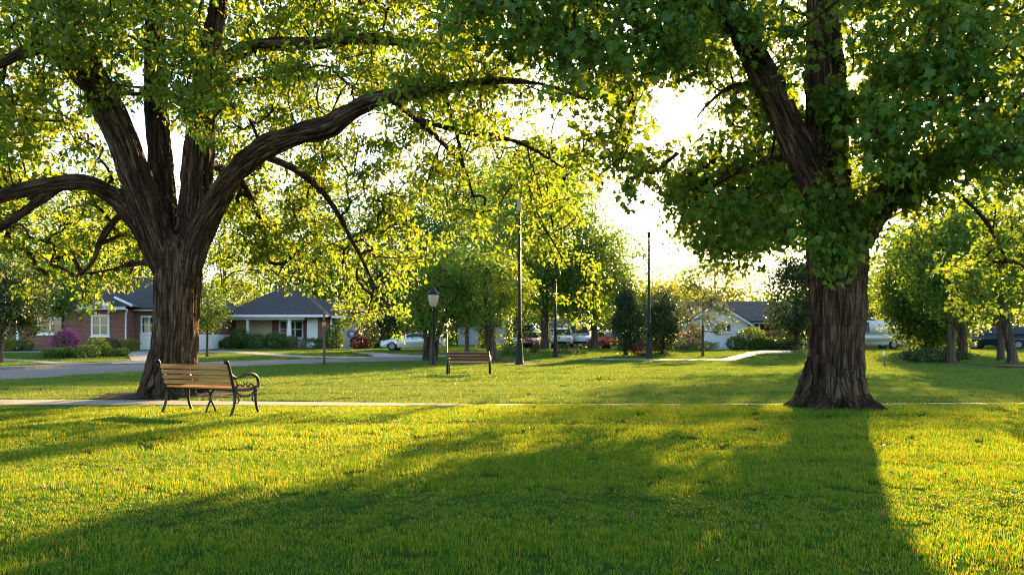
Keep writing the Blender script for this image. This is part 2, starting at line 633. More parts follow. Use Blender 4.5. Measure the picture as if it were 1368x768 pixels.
def sample_region(poly, Y0, Y1, n, rng, gaps=(), keep=None):
    a = np.array(poly, float)
    lo, hi = a.min(0), a.max(0)
    out = []
    while len(out) < n:
        p = lo + rng.random((n * 3, 2)) * (hi - lo)
        ok = in_poly(p[:, 0], p[:, 1], poly)
        for (gx, gy, rx, ry) in gaps:
            ok &= ((p[:, 0] - gx) / rx) ** 2 + ((p[:, 1] - gy) / ry) ** 2 > 1
        p = p[ok] + rng.normal(size=(int(ok.sum()), 2)) * 11
        Y = rng.uniform(Y0, Y1, len(p))
        X = (p[:, 0] - CX) / F * Y
        Z = EYE + (HY - p[:, 1]) / F * Y
        q = np.stack([X, Y, Z], 1)
        # loose clumping: keep where a slow noise is high, so light comes through in places
        nz = vnoise(q * 1.0 + 40)
        q = q[nz > rng.uniform(.18, .62, len(q))]
        out += list(q)
    return np.array(out[:n])

# ------------------------------------------------------------------ big trees
def solid_trunk(name, tubes, roots, off, voxel, amp, freq):
    """limbs fused into one skin, furrowed along the grain"""
    parts = []
    SA, SB, SR, SS = [], [], [], []
    for pts, rad in tubes + roots:
        P, r = resample(pts, rad, .12)
        V, l, t = tube_np(P, r, 20)
        # caps
        n = len(V)
        seg = 20
        V = np.vstack([V, P[0][None], P[-1][None]])
        k = np.arange(seg); k2 = (k + 1) % seg
        l0 = np.stack([k2, k, np.full(seg, n)], 1).ravel()
        e = n - seg
        l1 = np.stack([e + k, e + k2, np.full(seg, n + 1)], 1).ravel()
        parts.append((V, np.concatenate([l, l0, l1]), np.concatenate([t, np.full(2 * seg, 3)])))
        s = np.concatenate([[0], np.cumsum(np.linalg.norm(np.diff(P, axis=0), axis=1))]) + P[0, 2]
        SA.append(P[:-1]); SB.append(P[1:]); SR.append(r[:-1]); SS.append(s[:-1])
    V, l, t = join(parts)
    me = np_mesh(name + '_raw', V, l, t)
    o = bpy.data.objects.new(name + '_raw', me)
    COL.objects.link(o)
    md = o.modifiers.new('r', 'REMESH'); md.mode = 'VOXEL'; md.voxel_size = voxel
    ms = o.modifiers.new('s', 'SMOOTH'); ms.iterations = 6; ms.factor = .5
    dg = bpy.context.evaluated_depsgraph_get()
    ev = o.evaluated_get(dg)
    m2 = bpy.data.meshes.new_from_object(ev, depsgraph=dg)
    bpy.data.objects.remove(o)
    n = len(m2.vertices)
    co = np.empty(n * 3, np.float32); m2.vertices.foreach_get('co', co); co = co.reshape(-1, 3).astype(float)
    no = np.empty(n * 3, np.float32); m2.vertex_normals.foreach_get('vector', no); no = no.reshape(-1, 3).astype(float)
    A = np.vstack(SA); B = np.vstack(SB); RR = np.concatenate(SR); S0 = np.concatenate(SS)
    D = B - A
    LL = (D * D).sum(1)
    best = np.full(n, 1e9); bi = np.zeros(n, int); bt = np.zeros(n)
    for j in range(len(A)):
        tt = np.clip(((co - A[j]) @ D[j]) / LL[j], 0, 1)
        dd = np.linalg.norm(co - A[j] - tt[:, None] * D[j], axis=1) - RR[j]
        u = dd < best
        best[u] = dd[u]; bi[u] = j; bt[u] = tt[u]
    Dn = unit(D)[bi]
    rad = co - A[bi] - bt[:, None] * D[bi]
    rad -= Dn * (rad * Dn).sum(1, keepdims=True)
    s = S0[bi] + bt * np.sqrt(LL[bi])
    # straightened grain space: cross-section kept, length squeezed
    ref = np.where(np.abs(Dn[:, 2:3]) > .5, np.array([[1., 0, 0]]), np.array([[0, 0, 1.]]))
    u = unit(ref - Dn * (ref * Dn).sum(1, keepdims=True))
    v = np.cross(Dn, u)
    a = (rad * u).sum(1); b = (rad * v).sum(1)
    wav = .012 * np.sin(s * 2.3) + .03 * (vnoise(co * 2.0) - .5)
    bark = np.stack([a + wav, b + wav * .7, s * .12], 1)
    q = vnoise(bark * freq)
    q2 = vnoise(bark * freq * 2.3 + 9)
    ridge = (1 - np.abs(2 * q - 1)) ** 1.0
    fade = np.clip(RR[bi] / .25, .25, 1)
    co += no * ((-.9 * amp * ridge ** 2.2 + .45 * amp * (q2 - .5)) * fade + .035 * (vnoise(co * 1.7 + 5) - .5))[:, None]
    return m2, co, bark

def finish_trunk(name, m2, co, bark, twigs, off, mat, parent):
    n = len(m2.polygons)
    lt = np.empty(n, np.int32); m2.polygons.foreach_get('loop_total', lt)
    li = np.empty(len(m2.loops), np.int32); m2.loops.foreach_get('vertex_index', li)
    parts = [(co, li, lt)]
    if twigs:
        parts += twigs
    V, l, t = join(parts)
    bk = np.zeros((len(V), 3), np.float32)
    bk[:len(bark)] = bark
    bk[len(bark):] = V[len(bark):]
    me = np_mesh(name, V - np.array(off), l, t)
    at = me.attributes.new('bark', 'FLOAT_VECTOR', 'POINT')
    at.data.foreach_set('vector', bk.ravel())
    bpy.data.meshes.remove(m2)
    return link(name, me, mat, parent, True)

def limb(px_pts, scale_r=1.0):
    pts = [tuple(W(a, b, Y)) for a, b, Y, r in px_pts]
    return pts, [r * .95 * scale_r for *_, r in px_pts]

def root_tubes(c, base_r, n, rng, reach=1.05, seed_ang=0.0):
    out = []
    for k in range(n):
        a = seed_ang + 2 * math.pi * k / n + rng.uniform(-.25, .25)
        ca, sa = math.cos(a), math.sin(a)
        rr = reach * rng.uniform(.8, 1.15)
        bend = rng.uniform(-.3, .3)
        pts = [(c[0] + ca * base_r * .45, c[1] + sa * base_r * .45, .95),
               (c[0] + ca * base_r * .75, c[1] + sa * base_r * .75, .42),
               (c[0] + ca * base_r * 1.05, c[1] + sa * base_r * 1.05, .14),
               (c[0] + math.cos(a + bend * .5) * rr, c[1] + math.sin(a + bend * .5) * rr, .01),
               (c[0] + math.cos(a + bend) * (rr + .28), c[1] + math.sin(a + bend) * (rr + .28), -.10)]
        out.append((pts, [.20, .21, .17, .11, .06]))
    return out

def upper_crown(c, rx, ry, z0, z1, n, rng):
    p = unit(rng.normal(size=(n, 3))) * (rng.random((n, 1)) ** .4)
    zc, rz = z0, z1 - z0
    q = np.stack([c[0] + p[:, 0] * rx, c[1] + p[:, 1] * ry, zc + np.abs(p[:, 2]) * rz], 1)
    return q

def left_tree():
    rng = np.random.default_rng(21)
    base = W(226, 530, 16.6); base.z = 0
    root = empty('shade_tree', base, 'broad old tree with spreading limbs and mulch at its foot, behind the near bench', 'tree')
    trunk = limb([(227, 542, 16.6, .66), (229, 528, 16.6, .59), (232, 490, 16.6, .53), (236, 430, 16.6, .50), (238, 380, 16.6, .515), (239, 340, 16.6, .52), (240, 315, 16.6, .42)])
    LA = limb([(232, 385, 16.55, .30), (214, 325, 16.4, .38), (190, 262, 16.2, .37), (166, 195, 16.0, .345), (142, 140, 15.8, .325), (118, 88, 15.6, .27), (96, 40, 15.5, .22), (80, -40, 15.4, .18), (70, -150, 15.2, .11)])
    LA2 = limb([(140, 138, 15.8, .22), (112, 105, 15.5, .20), (86, 82, 15.2, .18), (60, 64, 15.0, .155), (32, 70, 14.7, .135), (0, 84, 14.4, .12), (-60, 100, 14.0, .09), (-130, 105, 13.6, .05)])
    LB = limb([(222, 375, 16.5, .22), (200, 325, 16.4, .25), (178, 290, 16.3, .24), (150, 262, 16.1, .22), (112, 244, 15.7, .20), (60, 247, 15.3, .17), (0, 262, 14.9, .145), (-70, 283, 14.4, .11), (-150, 290, 13.8, .06)])
    LB2 = limb([(85, 246, 15.5, .13), (55, 266, 15.3, .125), (25, 288, 15.1, .11), (0, 304, 15.0, .10), (-50, 325, 14.7, .07), (-110, 330, 14.3, .04)])
    LB3 = limb([(170, 280, 16.2, .10), (150, 298, 16.5, .09), (133, 325, 16.8, .075), (123, 352, 17.0, .05), (100, 370, 17.3, .03)])
    LB4 = limb([(205, 350, 16.6, .09), (180, 352, 17.0, .075), (150, 360, 17.5, .05), (110, 366, 18, .03)])
    LC = limb([(232, 360, 16.8, .28), (222, 300, 17.2, .32), (216, 240, 17.4, .30), (212, 180, 17.5, .285), (208, 110, 17.6, .265), (205, 40, 17.6, .235), (200, -40, 17.6, .20), (190, -160, 17.6, .12)])
    LD = limb([(248, 365, 16.7, .30), (258, 300, 16.8, .38), (264, 225, 16.9, .37), (270, 155, 16.9, .33), (279, 85, 16.9, .28), (289, 20, 16.9, .23), (300, -60, 17, .17), (312, -170, 17.2, .09)])
    LE = limb([(252, 375, 16.4, 0.218), (264, 325, 16.3, 0.277), (283, 280, 16.15, 0.286), (310, 236, 15.8, 0.265), (350, 200, 15.4, 0.252), (400, 179, 15.0, 0.239), (438, 170, 14.8, 0.239), (462, 154, 14.6, 0.197), (500, 134, 14.4, 0.172), (560, 123, 14.2, 0.147), (610, 116, 14.0, 0.118), (660, 108, 13.8, 0.088), (720, 112, 13.6, 0.059), (790, 135, 13.6, 0.025)])
    LF = limb([(277, 118, 16.9, .15), (303, 82, 16.7, .175), (342, 62, 16.4, .165), (420, 58, 16.0, .15), (500, 53, 15.7, .135), (575, 62, 15.4, .10), (640, 66, 15.1, .065), (700, 60, 15, .03)])
    LG = limb([(277, 118, 17.2, .11), (330, 108, 18, .10), (400, 106, 18.6, .085), (480, 100, 19.2, .06), (560, 110, 19.6, .03)])
    LH = limb([(520, 130, 14.6, .07), (563, 165, 15.6, .06), (590, 190, 16.4, .055), (618, 220, 17, .045), (632, 262, 17.4, .03)])
    LI = limb([(590, 118, 14.3, .06), (605, 160, 15.2, .055), (614, 195, 15.9, .04), (622, 235, 16.4, .025)])
    LJ = limb([(560, 160, 15.6, .06), (620, 177, 16.3, .06), (660, 181, 16.8, .052), (705, 196, 17.2, .042), (752, 224, 17.6, .025)])
    LK = limb([(345, 205, 15.8, .09), (400, 230, 17.4, .085), (440, 268, 18.6, .07), (475, 330, 19.3, .05), (505, 390, 19.8, .03)])
    LL = limb([(270, 215, 17.2, .10), (320, 240, 18.6, .09), (350, 300, 19.5, .06), (360, 350, 20, .03)])
    tubes = [trunk, LA, LA2, LB, LB2, LB3, LB4, LC, LD, LE, LF, LG]
    roots = root_tubes((base.x, 16.6), .50, 7, rng, .72, .3)
    m2, co, bark = solid_trunk('trunk', tubes, roots, base, .028, .075, 14)
    thin = []
    skel = []
    for P, r in (LH, LI, LJ, LK, LL):
        p, q = resample(P, r, .12)
        thin.append(tube_np(p, q, 8))
    for P, r in tubes[1:] + [LH, LI, LJ, LK, LL]:
        p, q = resample(P, r, .25)
        skel.append(p[4:])
    skel = np.vstack(skel)
    gaps = [(95, 130, 16, 26), (176, 88, 16, 22), (322, 150, 16, 42), (520, 30, 22, 16), (585, 190, 20, 26), (540, 235, 14, 30), (690, 155, 22, 30), (10, 150, 12, 30), (655, 262, 18, 20), (695, 290, 17, 46), (392, 410, 62, 38), (745, 165, 16, 22)]
    reg = [
        ([(-160, -40), (640, -40), (650, 60), (600, 115), (480, 115), (330, 130), (280, 160), (200, 130), (100, 180), (-160, 230)], 14.2, 19.8, 770),
        ([(-160, 180), (110, 170), (190, 300), (195, 345), (185, 362), (145, 392), (60, 392), (30, 372), (-160, 340)], 16.8, 21, 330),
        ([(275, 200), (340, 215), (450, 190), (560, 140), (600, 200), (580, 270), (550, 345), (470, 360), (400, 345), (330, 345), (285, 340), (275, 300)], 18.6, 21.0, 290),
        ([(275, 330), (400, 330), (552, 330), (556, 430), (535, 455), (505, 440), (470, 425), (440, 415), (400, 388), (330, 405), (285, 392)], 22, 25, 80),
        ([(290, 130), (340, 115), (480, 100), (590, 100), (560, 135), (450, 160), (340, 215), (290, 250)], 20, 22.5, 150),
        ([(560, 120), (760, 100), (790, 230), (770, 265), (720, 290), (640, 290), (580, 290), (560, 220)], 15.5, 20, 110),
        ([(560, 150), (770, 140), (785, 260), (740, 335), (640, 345), (570, 330)], 22, 26, 95),
        ([(520, 90), (580, 60), (690, 65), (690, 150), (600, 165), (540, 150)], 12.8, 14.0, 36),
        ([(690, 240), (770, 240), (778, 330), (760, 360), (700, 350)], 22, 25, 30),
        ([(735, 345), (765, 330), (808, 390), (800, 425), (775, 420), (740, 385)], 21, 22.5, 9),
        ([(190, -20), (320, -20), (310, 120), (300, 185), (265, 195), (235, 150), (205, 80)], 14.2, 15.6, 46),
        ([(20, -20), (160, -20), (150, 60), (110, 90), (40, 110)], 13.6, 14.9, 34),
        ([(640, -40), (900, -40), (880, 110), (760, 140), (640, 110)], 14.5, 19, 70),
    ]
    cs = [sample_region(p, a, b, n, rng, gaps) for p, a, b, n in reg]
    vis = np.vstack(cs)
    twigs = thin + grow_twigs(skel, vis, rng)
    finish_trunk('trunk', m2, co, bark, twigs, base, BARK, root)
    top = upper_crown((base.x, 17.0), 8.5, 6.0, 8.2, 14.5, 420, rng)
    side = upper_crown((base.x - 7, 16.5), 5, 4.5, 4.5, 9, 160, rng)
    parts = [spray(vis, rng.uniform(.3, .55, len(vis)), 40, .138, rng, OVAL, .6, .4, .6),
             spray(np.vstack([top, side]), .7, 24, .24, rng, DIAMOND, .75)]
    V, l, t = join(parts)
    me = np_mesh('crown', V - np.array(base), l, t)
    link('crown', me, LEAF_OAK, root)
    return root

def right_tree():
    rng = np.random.default_rng(33)
    base = W(1113, 549, 13.9); base.z = 0
    root = empty('shade_tree', base, 'massive furrowed tree trunk with flared roots on the right, dark leaves hanging before its fork', 'tree')
    trunk = limb([(1113, 560, 13.9, .63), (1114, 540, 13.9, .57), (1116, 500, 13.9, .53), (1118, 440, 13.9, .515), (1119, 380, 13.9, .53), (1119, 335, 13.9, .59), (1115, 295, 13.9, .5)])
    TM = limb([(1116, 345, 13.9, .46), (1108, 290, 13.9, .47), (1104, 230, 13.95, .42), (1103, 160, 14, .385), (1102, 90, 14, .365), (1100, 20, 14, .335), (1098, -70, 14, .28), (1096, -220, 14, .17), (1090, -330, 14, .08)])
    TL = limb([(1112, 300, 13.8, .32), (1088, 240, 13.6, .32), (1062, 190, 13.4, .30), (1036, 132, 13.2, .28), (1006, 72, 13.0, .255), (976, 15, 12.8, .22), (945, -50, 12.6, .17), (905, -140, 12.4, .10)])
    TL2 = limb([(985, 30, 12.8, .14), (930, -10, 12.4, .12), (850, -30, 12.0, .10), (750, -20, 11.7, .08), (660, 10, 11.5, .05), (590, 40, 11.4, .03)])
    TL3 = limb([(1030, 120, 13.2, .07), (985, 112, 13.4, .05), (945, 140, 13.8, .035), (922, 172, 14.2, .025), (905, 205, 14.5, .012)])
    TL4 = limb([(1070, 205, 13.6, .12), (1030, 215, 14.4, .10), (980, 232, 15.3, .075), (930, 262, 16, .045), (895, 280, 16.4, .02)])
    TR = limb([(1122, 365, 13.8, .28), (1142, 320, 13.7, .34), (1168, 278, 13.6, .33), (1202, 242, 13.4, .295), (1242, 213, 13.2, .25), (1292, 185, 13.0, .20), (1350, 150, 12.8, .15), (1430, 110, 12.5, .10), (1520, 80, 12.2, .05)])
    TR2 = limb([(1160, 290, 13.8, .12), (1174, 245, 14.0, .11), (1195, 205, 14.2, .10), (1235, 150, 14.3, .085), (1280, 80, 14.4, .05), (1310, 10, 14.4, .03)])
    TR3 = limb([(1205, 240, 13.6, .11), (1240, 245, 15, .10), (1280, 260, 16.4, .08), (1320, 300, 17.6, .055), (1345, 350, 18.2, .03)])
    tubes = [trunk, TM, TL, TR, TL2, TL3, TL4, TR2, TR3]
    roots = root_tubes((base.x, 13.9), .52, 8, rng, .80, .15)
    m2, co, bark = solid_trunk('trunk', tubes, roots, base, .024, .075, 14)
    skel = np.vstack([resample(P, r, .25)[0][3:] for P, r in tubes[1:]])
    gaps = [(885, 150, 30, 44), (938, 158, 24, 26), (835, 290, 70, 42), (1140, 95, 9, 34), (1262, 258, 16, 16), (1165, 225, 10, 12), (800, 160, 22, 26), (1030, 372, 26, 26), (1060, 320, 10, 24), (905, 60, 10, 9)]
    reg = [
        ([(560, -40), (960, -40), (960, 60), (900, 95), (850, 110), (760, 105), (690, 80), (600, 60)], 10.8, 13.6, 170),
        ([(890, -40), (1072, -40), (1075, 90), (1085, 210), (1062, 290), (1045, 335), (965, 332), (895, 292), (872, 262), (905, 222), (960, 190), (965, 130), (915, 100), (870, 50)], 13.4, 19, 265),
        ([(880, 230), (1110, 180), (1110, 325), (1040, 335), (960, 335), (890, 295)], 16, 23, 215),
        ([(1068, 265), (1160, 255), (1168, 270), (1150, 330), (1128, 372), (1098, 365), (1080, 300)], 12.5, 13.15, 20),
        ([(1085, 110), (1160, 100), (1150, 180), (1100, 190)], 12.6, 13.3, 16),
        ([(990, -20), (1050, 20), (1065, 90), (1020, 70)], 12.0, 12.6, 12),
        ([(1132, -40), (1440, -40), (1440, 235), (1330, 245), (1250, 228), (1205, 240), (1160, 215), (1136, 140)], 10.8, 14.6, 330),
        ([(1150, 200), (1260, 225), (1290, 260), (1230, 300), (1195, 285), (1170, 320), (1150, 310)], 12.8, 13.9, 36),
        ([(1285, 250), (1440, 225), (1440, 405), (1345, 400), (1302, 425), (1278, 395), (1262, 330)], 16.6, 19.5, 80),
        ([(765, 100), (900, 95), (905, 200), (880, 232), (820, 262), (775, 240)], 13.5, 17, 40),
        ([(820, 230), (850, 222), (842, 330), (824, 330)], 15, 16, 5),
    ]
    cs = [sample_region(p, a, b, n, rng, gaps) for p, a, b, n in reg]
    vis = np.vstack(cs)
    twigs = grow_twigs(skel, vis, rng)
    finish_trunk('trunk', m2, co, bark, twigs, base, BARK, root)
    top = upper_crown((base.x + .5, 13.8), 7.0, 5.0, 7.6, 13.5, 380, rng)
    side = upper_crown((base.x + 6.5, 13), 4, 3.5, 5.2, 9, 110, rng)
    parts = [spray(vis, rng.uniform(.25, .58, len(vis)), 42, .125, rng, MAPLE, .85, .25, .7),
             spray(np.vstack([top, side]), .7, 24, .24, rng, DIAMOND, .75)]
    V, l, t = join(parts)
    me = np_mesh('crown', V - np.array(base), l, t)
    link('crown', me, LEAF_R, root)
    return root

# ------------------------------------------------------------------ smaller trees and shrubs
def park_tree(loc, h, rx, ry, z0, trunk_r, label, mat=LEAF_MID, nclump=150, per=55, leaf=.2, seed=1, stems=1, lean=0.0,
              cr=None, flat=.8, shape='round', bark=None, group=None, name='park_tree', cat='tree'):
    rng = np.random.default_rng(seed)
    root = empty(name, loc, label, cat, group)
    zc = (z0 + h) / 2
    rz = (h - z0) / 2
    d = unit(rng.normal(size=(nclump * 4, 3)))
    rr = rng.uniform(.35, 1, (nclump * 4, 1)) ** .6
    p = d * rr
    # uneven outline: lobes pushed in and out
    lob = .72 + .55 * vnoise(d * 1.7 + seed * 7.1)
    p *= np.clip(lob[:, None], .55, 1.15)
    if shape == 'cone':
        w = np.clip(1.05 - (p[:, 2] + 1) / 2 * .85, .1, 1)
        p[:, 0] *= w; p[:, 1] *= w
    p = p[np.linspace(0, len(p) - 1, nclump).astype(int)]
    cen = p * np.array([rx, ry, rz]) + np.array([lean, 0, zc])
    cen = cen[cen[:, 2] > .15]
    rad = (cr or .22 * (rx + rz)) * rng.uniform(.6, 1.15, len(cen))
    V, l, t = spray(cen, rad, per, leaf, rng, DIAMOND, flat)
    me = np_mesh('crown', V, l, t)
    link('crown', me, mat, root)
    tubes = []
    skel = []
    for s in range(stems):
        a = 2 * math.pi * s / max(stems, 1) + seed
        sp = .0 if stems == 1 else trunk_r * 1.9
        top = z0 + (h - z0) * .75
        o = np.array([math.cos(a), math.sin(a), 0]) * sp
        spread = 0 if stems == 1 else rx * .45
        pts = np.array([o + [0, 0, -.1], o + [0, 0, .12], o * 1.1 + [0, 0, .5], o * 1.6 + [lean * .3, 0, z0 * .9 + .3],
                        o * 1.5 + [lean * .8 + math.cos(a) * spread, math.sin(a) * spread, top]])
        rr_ = np.array([1.75, 1.35, 1.08, .92, .25]) * trunk_r
        P, q = resample(pts, rr_, .25)
        tubes.append(tube_np(P, q, 10))
        skel.append(P[len(P) // 2:])
    skel = np.vstack(skel)
    tw = grow_twigs(skel, cen[::2], rng, .012, .014 if trunk_r > .1 else .006, trunk_r * .55, 5, .12)
    V, l, t = join(tubes + tw)
    me = np_mesh('trunk', V, l, t)
    at = me.attributes.new('bark', 'FLOAT_VECTOR', 'POINT')
    at.data.foreach_set('vector', (V * np.array([1, 1, .12])).astype(np.float32).ravel())
    link('trunk', me, bark or BARK2, root, True)
    return root

def shrub(loc, rx, ry, h, label, mat=LEAF_SHRUB, n=2600, leaf=.10, seed=1, group=None, name='shrub', boxy=False, flowers=None, cat='shrub'):
    rng = np.random.default_rng(seed)
    root = empty(name, loc, label, cat, group)

    def pts(m, lo=.55):
        d = unit(rng.normal(size=(m, 3)))
        if boxy:
            d = np.sign(d) * np.abs(d) ** .5
            d = d / np.abs(d).max(1, keepdims=True)
        r = rng.uniform(lo, 1, (m, 1)) ** .5
        lob = .82 + .3 * vnoise(d * 2.6 + seed * 3.3)
        p = d * r * lob[:, None]
        return np.stack([p[:, 0] * rx, p[:, 1] * ry, h * .48 + p[:, 2] * h * .52], 1)
    P = pts(n)
    P = P[P[:, 2] > .02]
    V, l, t = leaves(P, leaf * rng.uniform(.6, 1.3, len(P)), rng, DIAMOND, .4, .1)
    link('foliage', np_mesh('foliage', V, l, t), mat, root)
    st = []
    for k in range(7):
        a = rng.uniform(0, 6.28)
        st.append(tube_np(np.array([[0, 0, -.05], [math.cos(a) * rx * .25, math.sin(a) * ry * .25, h * .35],
                                    [math.cos(a) * rx * .6, math.sin(a) * ry * .6, h * .75]]), np.array([.03, .02, .01]), 5))
    V, l, t = join(st)
    me = np_mesh('stem', V, l, t)
    link('stem', me, M_BROWN, root, True)
    if flowers:
        P = pts(int(n * .9), .85)
        P = P[P[:, 2] > h * .35]
        V, l, t = leaves(P, leaf * 1.1 * rng.uniform(.6, 1.3, len(P)), rng, DIAMOND, .6, -.1)
        link('blossom', np_mesh('blossom', V, l, t), flowers, root)
    return root

# ------------------------------------------------------------------ ground
def sheet(name, poly, z, mat, th=None, kind='structure'):
    """flat polygon of ground points lifted by z"""
    bm = bmesh.new()
    vs = [bm.verts.new((p[0], p[1], gzf(p[1]) + z)) for p in poly]
    f = bm.faces.new(vs)
    if th:
        r = bmesh.ops.extrude_face_region(bm, geom=[f])
        for v in r['geom']:
            if isinstance(v, bmesh.types.BMVert):
                v.co.z -= th
    bmesh.ops.triangulate(bm, faces=[g for g in bm.faces if len(g.verts) > 4])
    o = obj(name, bm, mat)
    return tag(o, kind=kind)

def gp(lst):
    return [tuple(G(a, b)[:2]) for a, b in lst]

def strip(name, near, far, z, mat, th=None, n=40):
    """ribbon between two ground polylines, cut fine enough to follow the rise"""
    def rs(pts):
        P, _ = resample([(x, y, 0) for x, y in pts], [1] * len(pts), .8)
        s = np.concatenate([[0], np.cumsum(np.linalg.norm(np.diff(P, axis=0), axis=1))])
        q = np.linspace(0, s[-1], n)
        return np.stack([np.interp(q, s, P[:, 0]), np.interp(q, s, P[:, 1])], 1)
    a, b = rs(near), rs(far)
    bm = bmesh.new()
    rows = []
    for p, q in zip(a, b):
        rows.append([bm.verts.new((*(p + (q - p) * t), gzf((p + (q - p) * t)[1]) + z)) for t in (0, .25, .5, .75, 1)])
    fs = []
    for r0, r1 in zip(rows, rows[1:]):
        for k in range(4):
            fs.append(bm.faces.new((r0[k], r1[k], r1[k + 1], r0[k + 1])))
    if th:
        r = bmesh.ops.extrude_face_region(bm, geom=fs)
        for v in r['geom']:
            if isinstance(v, bmesh.types.BMVert):
                v.co.z -= th
    tag(obj(name, bm, mat), kind='structure')
    return np.vstack([a, b[::-1]])

NOGRASS = []

def ground():
    # one sheet to the horizon, fine near the camera
    ys = np.concatenate([np.linspace(-30, 34, 33), np.linspace(35, 60, 40), np.array([65, 75, 90, 120, 180, 300, 600, 1200.])])
    xs = np.concatenate([[-1200, -500, -200], np.linspace(-90, 90, 46), [200, 500, 1200]])
    XX, YY = np.meshgrid(xs, ys)
    V = np.stack([XX, YY, gz(YY)], -1).reshape(-1, 3)
    nx, ny = len(xs), len(ys)
    i = (np.arange(ny - 1)[:, None] * nx + np.arange(nx - 1)[None])
    q = np.stack([i, i + 1, i + 1 + nx, i + nx], -1).reshape(-1)
    o = link('lawn', np_mesh('lawn', V, q, np.full((nx - 1) * (ny - 1), 4)), M_LAWN, None, True)
    tag(o, kind='structure')
    # park footpath
    near = [(-22, 14.75), (-9.5, 14.65), (-4, 14.45), (0, 14.45), (6, 14.65), (12, 14.85), (24, 15.05)]
    far = [(-22, 15.95), (-9.5, 15.75), (-4, 15.2), (0, 14.8), (6, 14.9), (12, 15.05), (24, 15.25)]
    NOGRASS.append(strip('footpath', near, far, .012, M_CONCRETE, .15, 60))
    # street on the left, running off to the right behind the lawn
    near = gp([(-500, 520), (-250, 513), (0, 507.5), (100, 501.5), (198, 496), (300, 490.5), (420, 485.5), (500, 483), (572, 481.8)])
    far = gp([(-500, 505), (-250, 499), (0, 494.2), (100, 489.5), (198, 486), (300, 482.5), (420, 479.5), (500, 478), (572, 477)])
    NOGRASS.append(strip('street', near, far, .008, M_ASPHALT, None, 70))
    k_far = gp([(-500, 503.5), (-250, 497.8), (0, 493.2), (100, 488.7), (150, 487)])
    NOGRASS.append(strip('kerb', gp([(-500, 505), (-250, 499), (0, 494.2), (100, 489.5), (150, 487.6)]), k_far, .12, M_CONCRETE, .2, 40))
    # sidewalk, house walk and drives
    def add(name, poly, z=.03, mat=M_CONCRETE):
        P = gp(poly)
        NOGRASS.append(np.array(P))
        sheet(name, P, z, mat, .1)
    add('sidewalk', [(-300, 472.5), (-100, 476), (0, 479.2), (40, 481.2), (80, 484.2), (120, 484.8), (120, 487.0), (78, 487.2), (40, 483.6), (0, 481.4), (-100, 478.5), (-300, 474.5)])
    add('driveway', [(166, 468.8), (205, 468.8), (212, 479), (204, 485.4), (120, 487.0), (120, 484.9), (176, 481.5)], .026)
    add('house_walk', [(-60, 469.2), (66, 468.4), (66, 470.6), (-60, 471.6)], .022)
    add('curved_walk', [(262, 469), (300, 468.2), (345, 470.4), (392, 474.6), (440, 476.6), (500, 477.4), (500, 478.4), (430, 478.4), (378, 476.6), (340, 473.4), (300, 471.2), (262, 472)], .024)
    add('turnaround', [(470, 470.5), (500, 470.8), (530, 473.2), (566, 474.8), (640, 474.5), (640, 476), (572, 477), (500, 477.4), (500, 476), (490, 473)], .02)
    add('garden_walk', [(1060, 467.6), (1060, 471.8), (1018, 473.4), (996, 477.6), (982, 481.8), (972, 482.2), (790, 480.9), (790, 479.8), (962, 480.4), (978, 476.6), (996, 471.4), (1016, 468.8)], .028)
    # mulch ring under the old tree
    rng = np.random.default_rng(5)
    c = W(222, 530, 16.75)
    pl = []
    for k in range(40):
        a = 2 * math.pi * k / 40
        r = 1 + .18 * rng.uniform(-1, 1)
        pl.append((c.x + .15 + math.cos(a) * 1.75 * r, 16.85 + math.sin(a) * .95 * r))
    bm = bmesh.new()
    ctr = bm.verts.new((c.x, 16.7, .10))
    ring = [bm.verts.new((x, y, .006)) for x, y in pl]
    mid = [bm.verts.new((c.x + (x - c.x) * .6, 16.8 + (y - 16.8) * .6, .07)) for x, y in pl]
    for k in range(40):
        k2 = (k + 1) % 40
        bm.faces.new((ring[k], ring[k2], mid[k2], mid[k]))
        bm.faces.new((mid[k], mid[k2], ctr))
    tag(obj('mulch_bed', bm, M_SOIL, None, True), kind='structure')
    NOGRASS.append(np.array(pl))
    # worn soil under the trees far right
    for px, py, rx, ry in ((1340, 489, 3.0, 1.3), (657, 483, 2.3, 1.2), (700, 487, 1.2, .7)):
        c = G(px, py)
        pl = [(c.x + math.cos(a) * rx * rng.uniform(.85, 1.1), c.y + math.sin(a) * ry * rng.uniform(.85, 1.1)) for a in np.linspace(0, 6.0, 22)]
        sheet('bare_soil', pl, .02, M_SOIL)
        NOGRASS.append(np.array(pl))

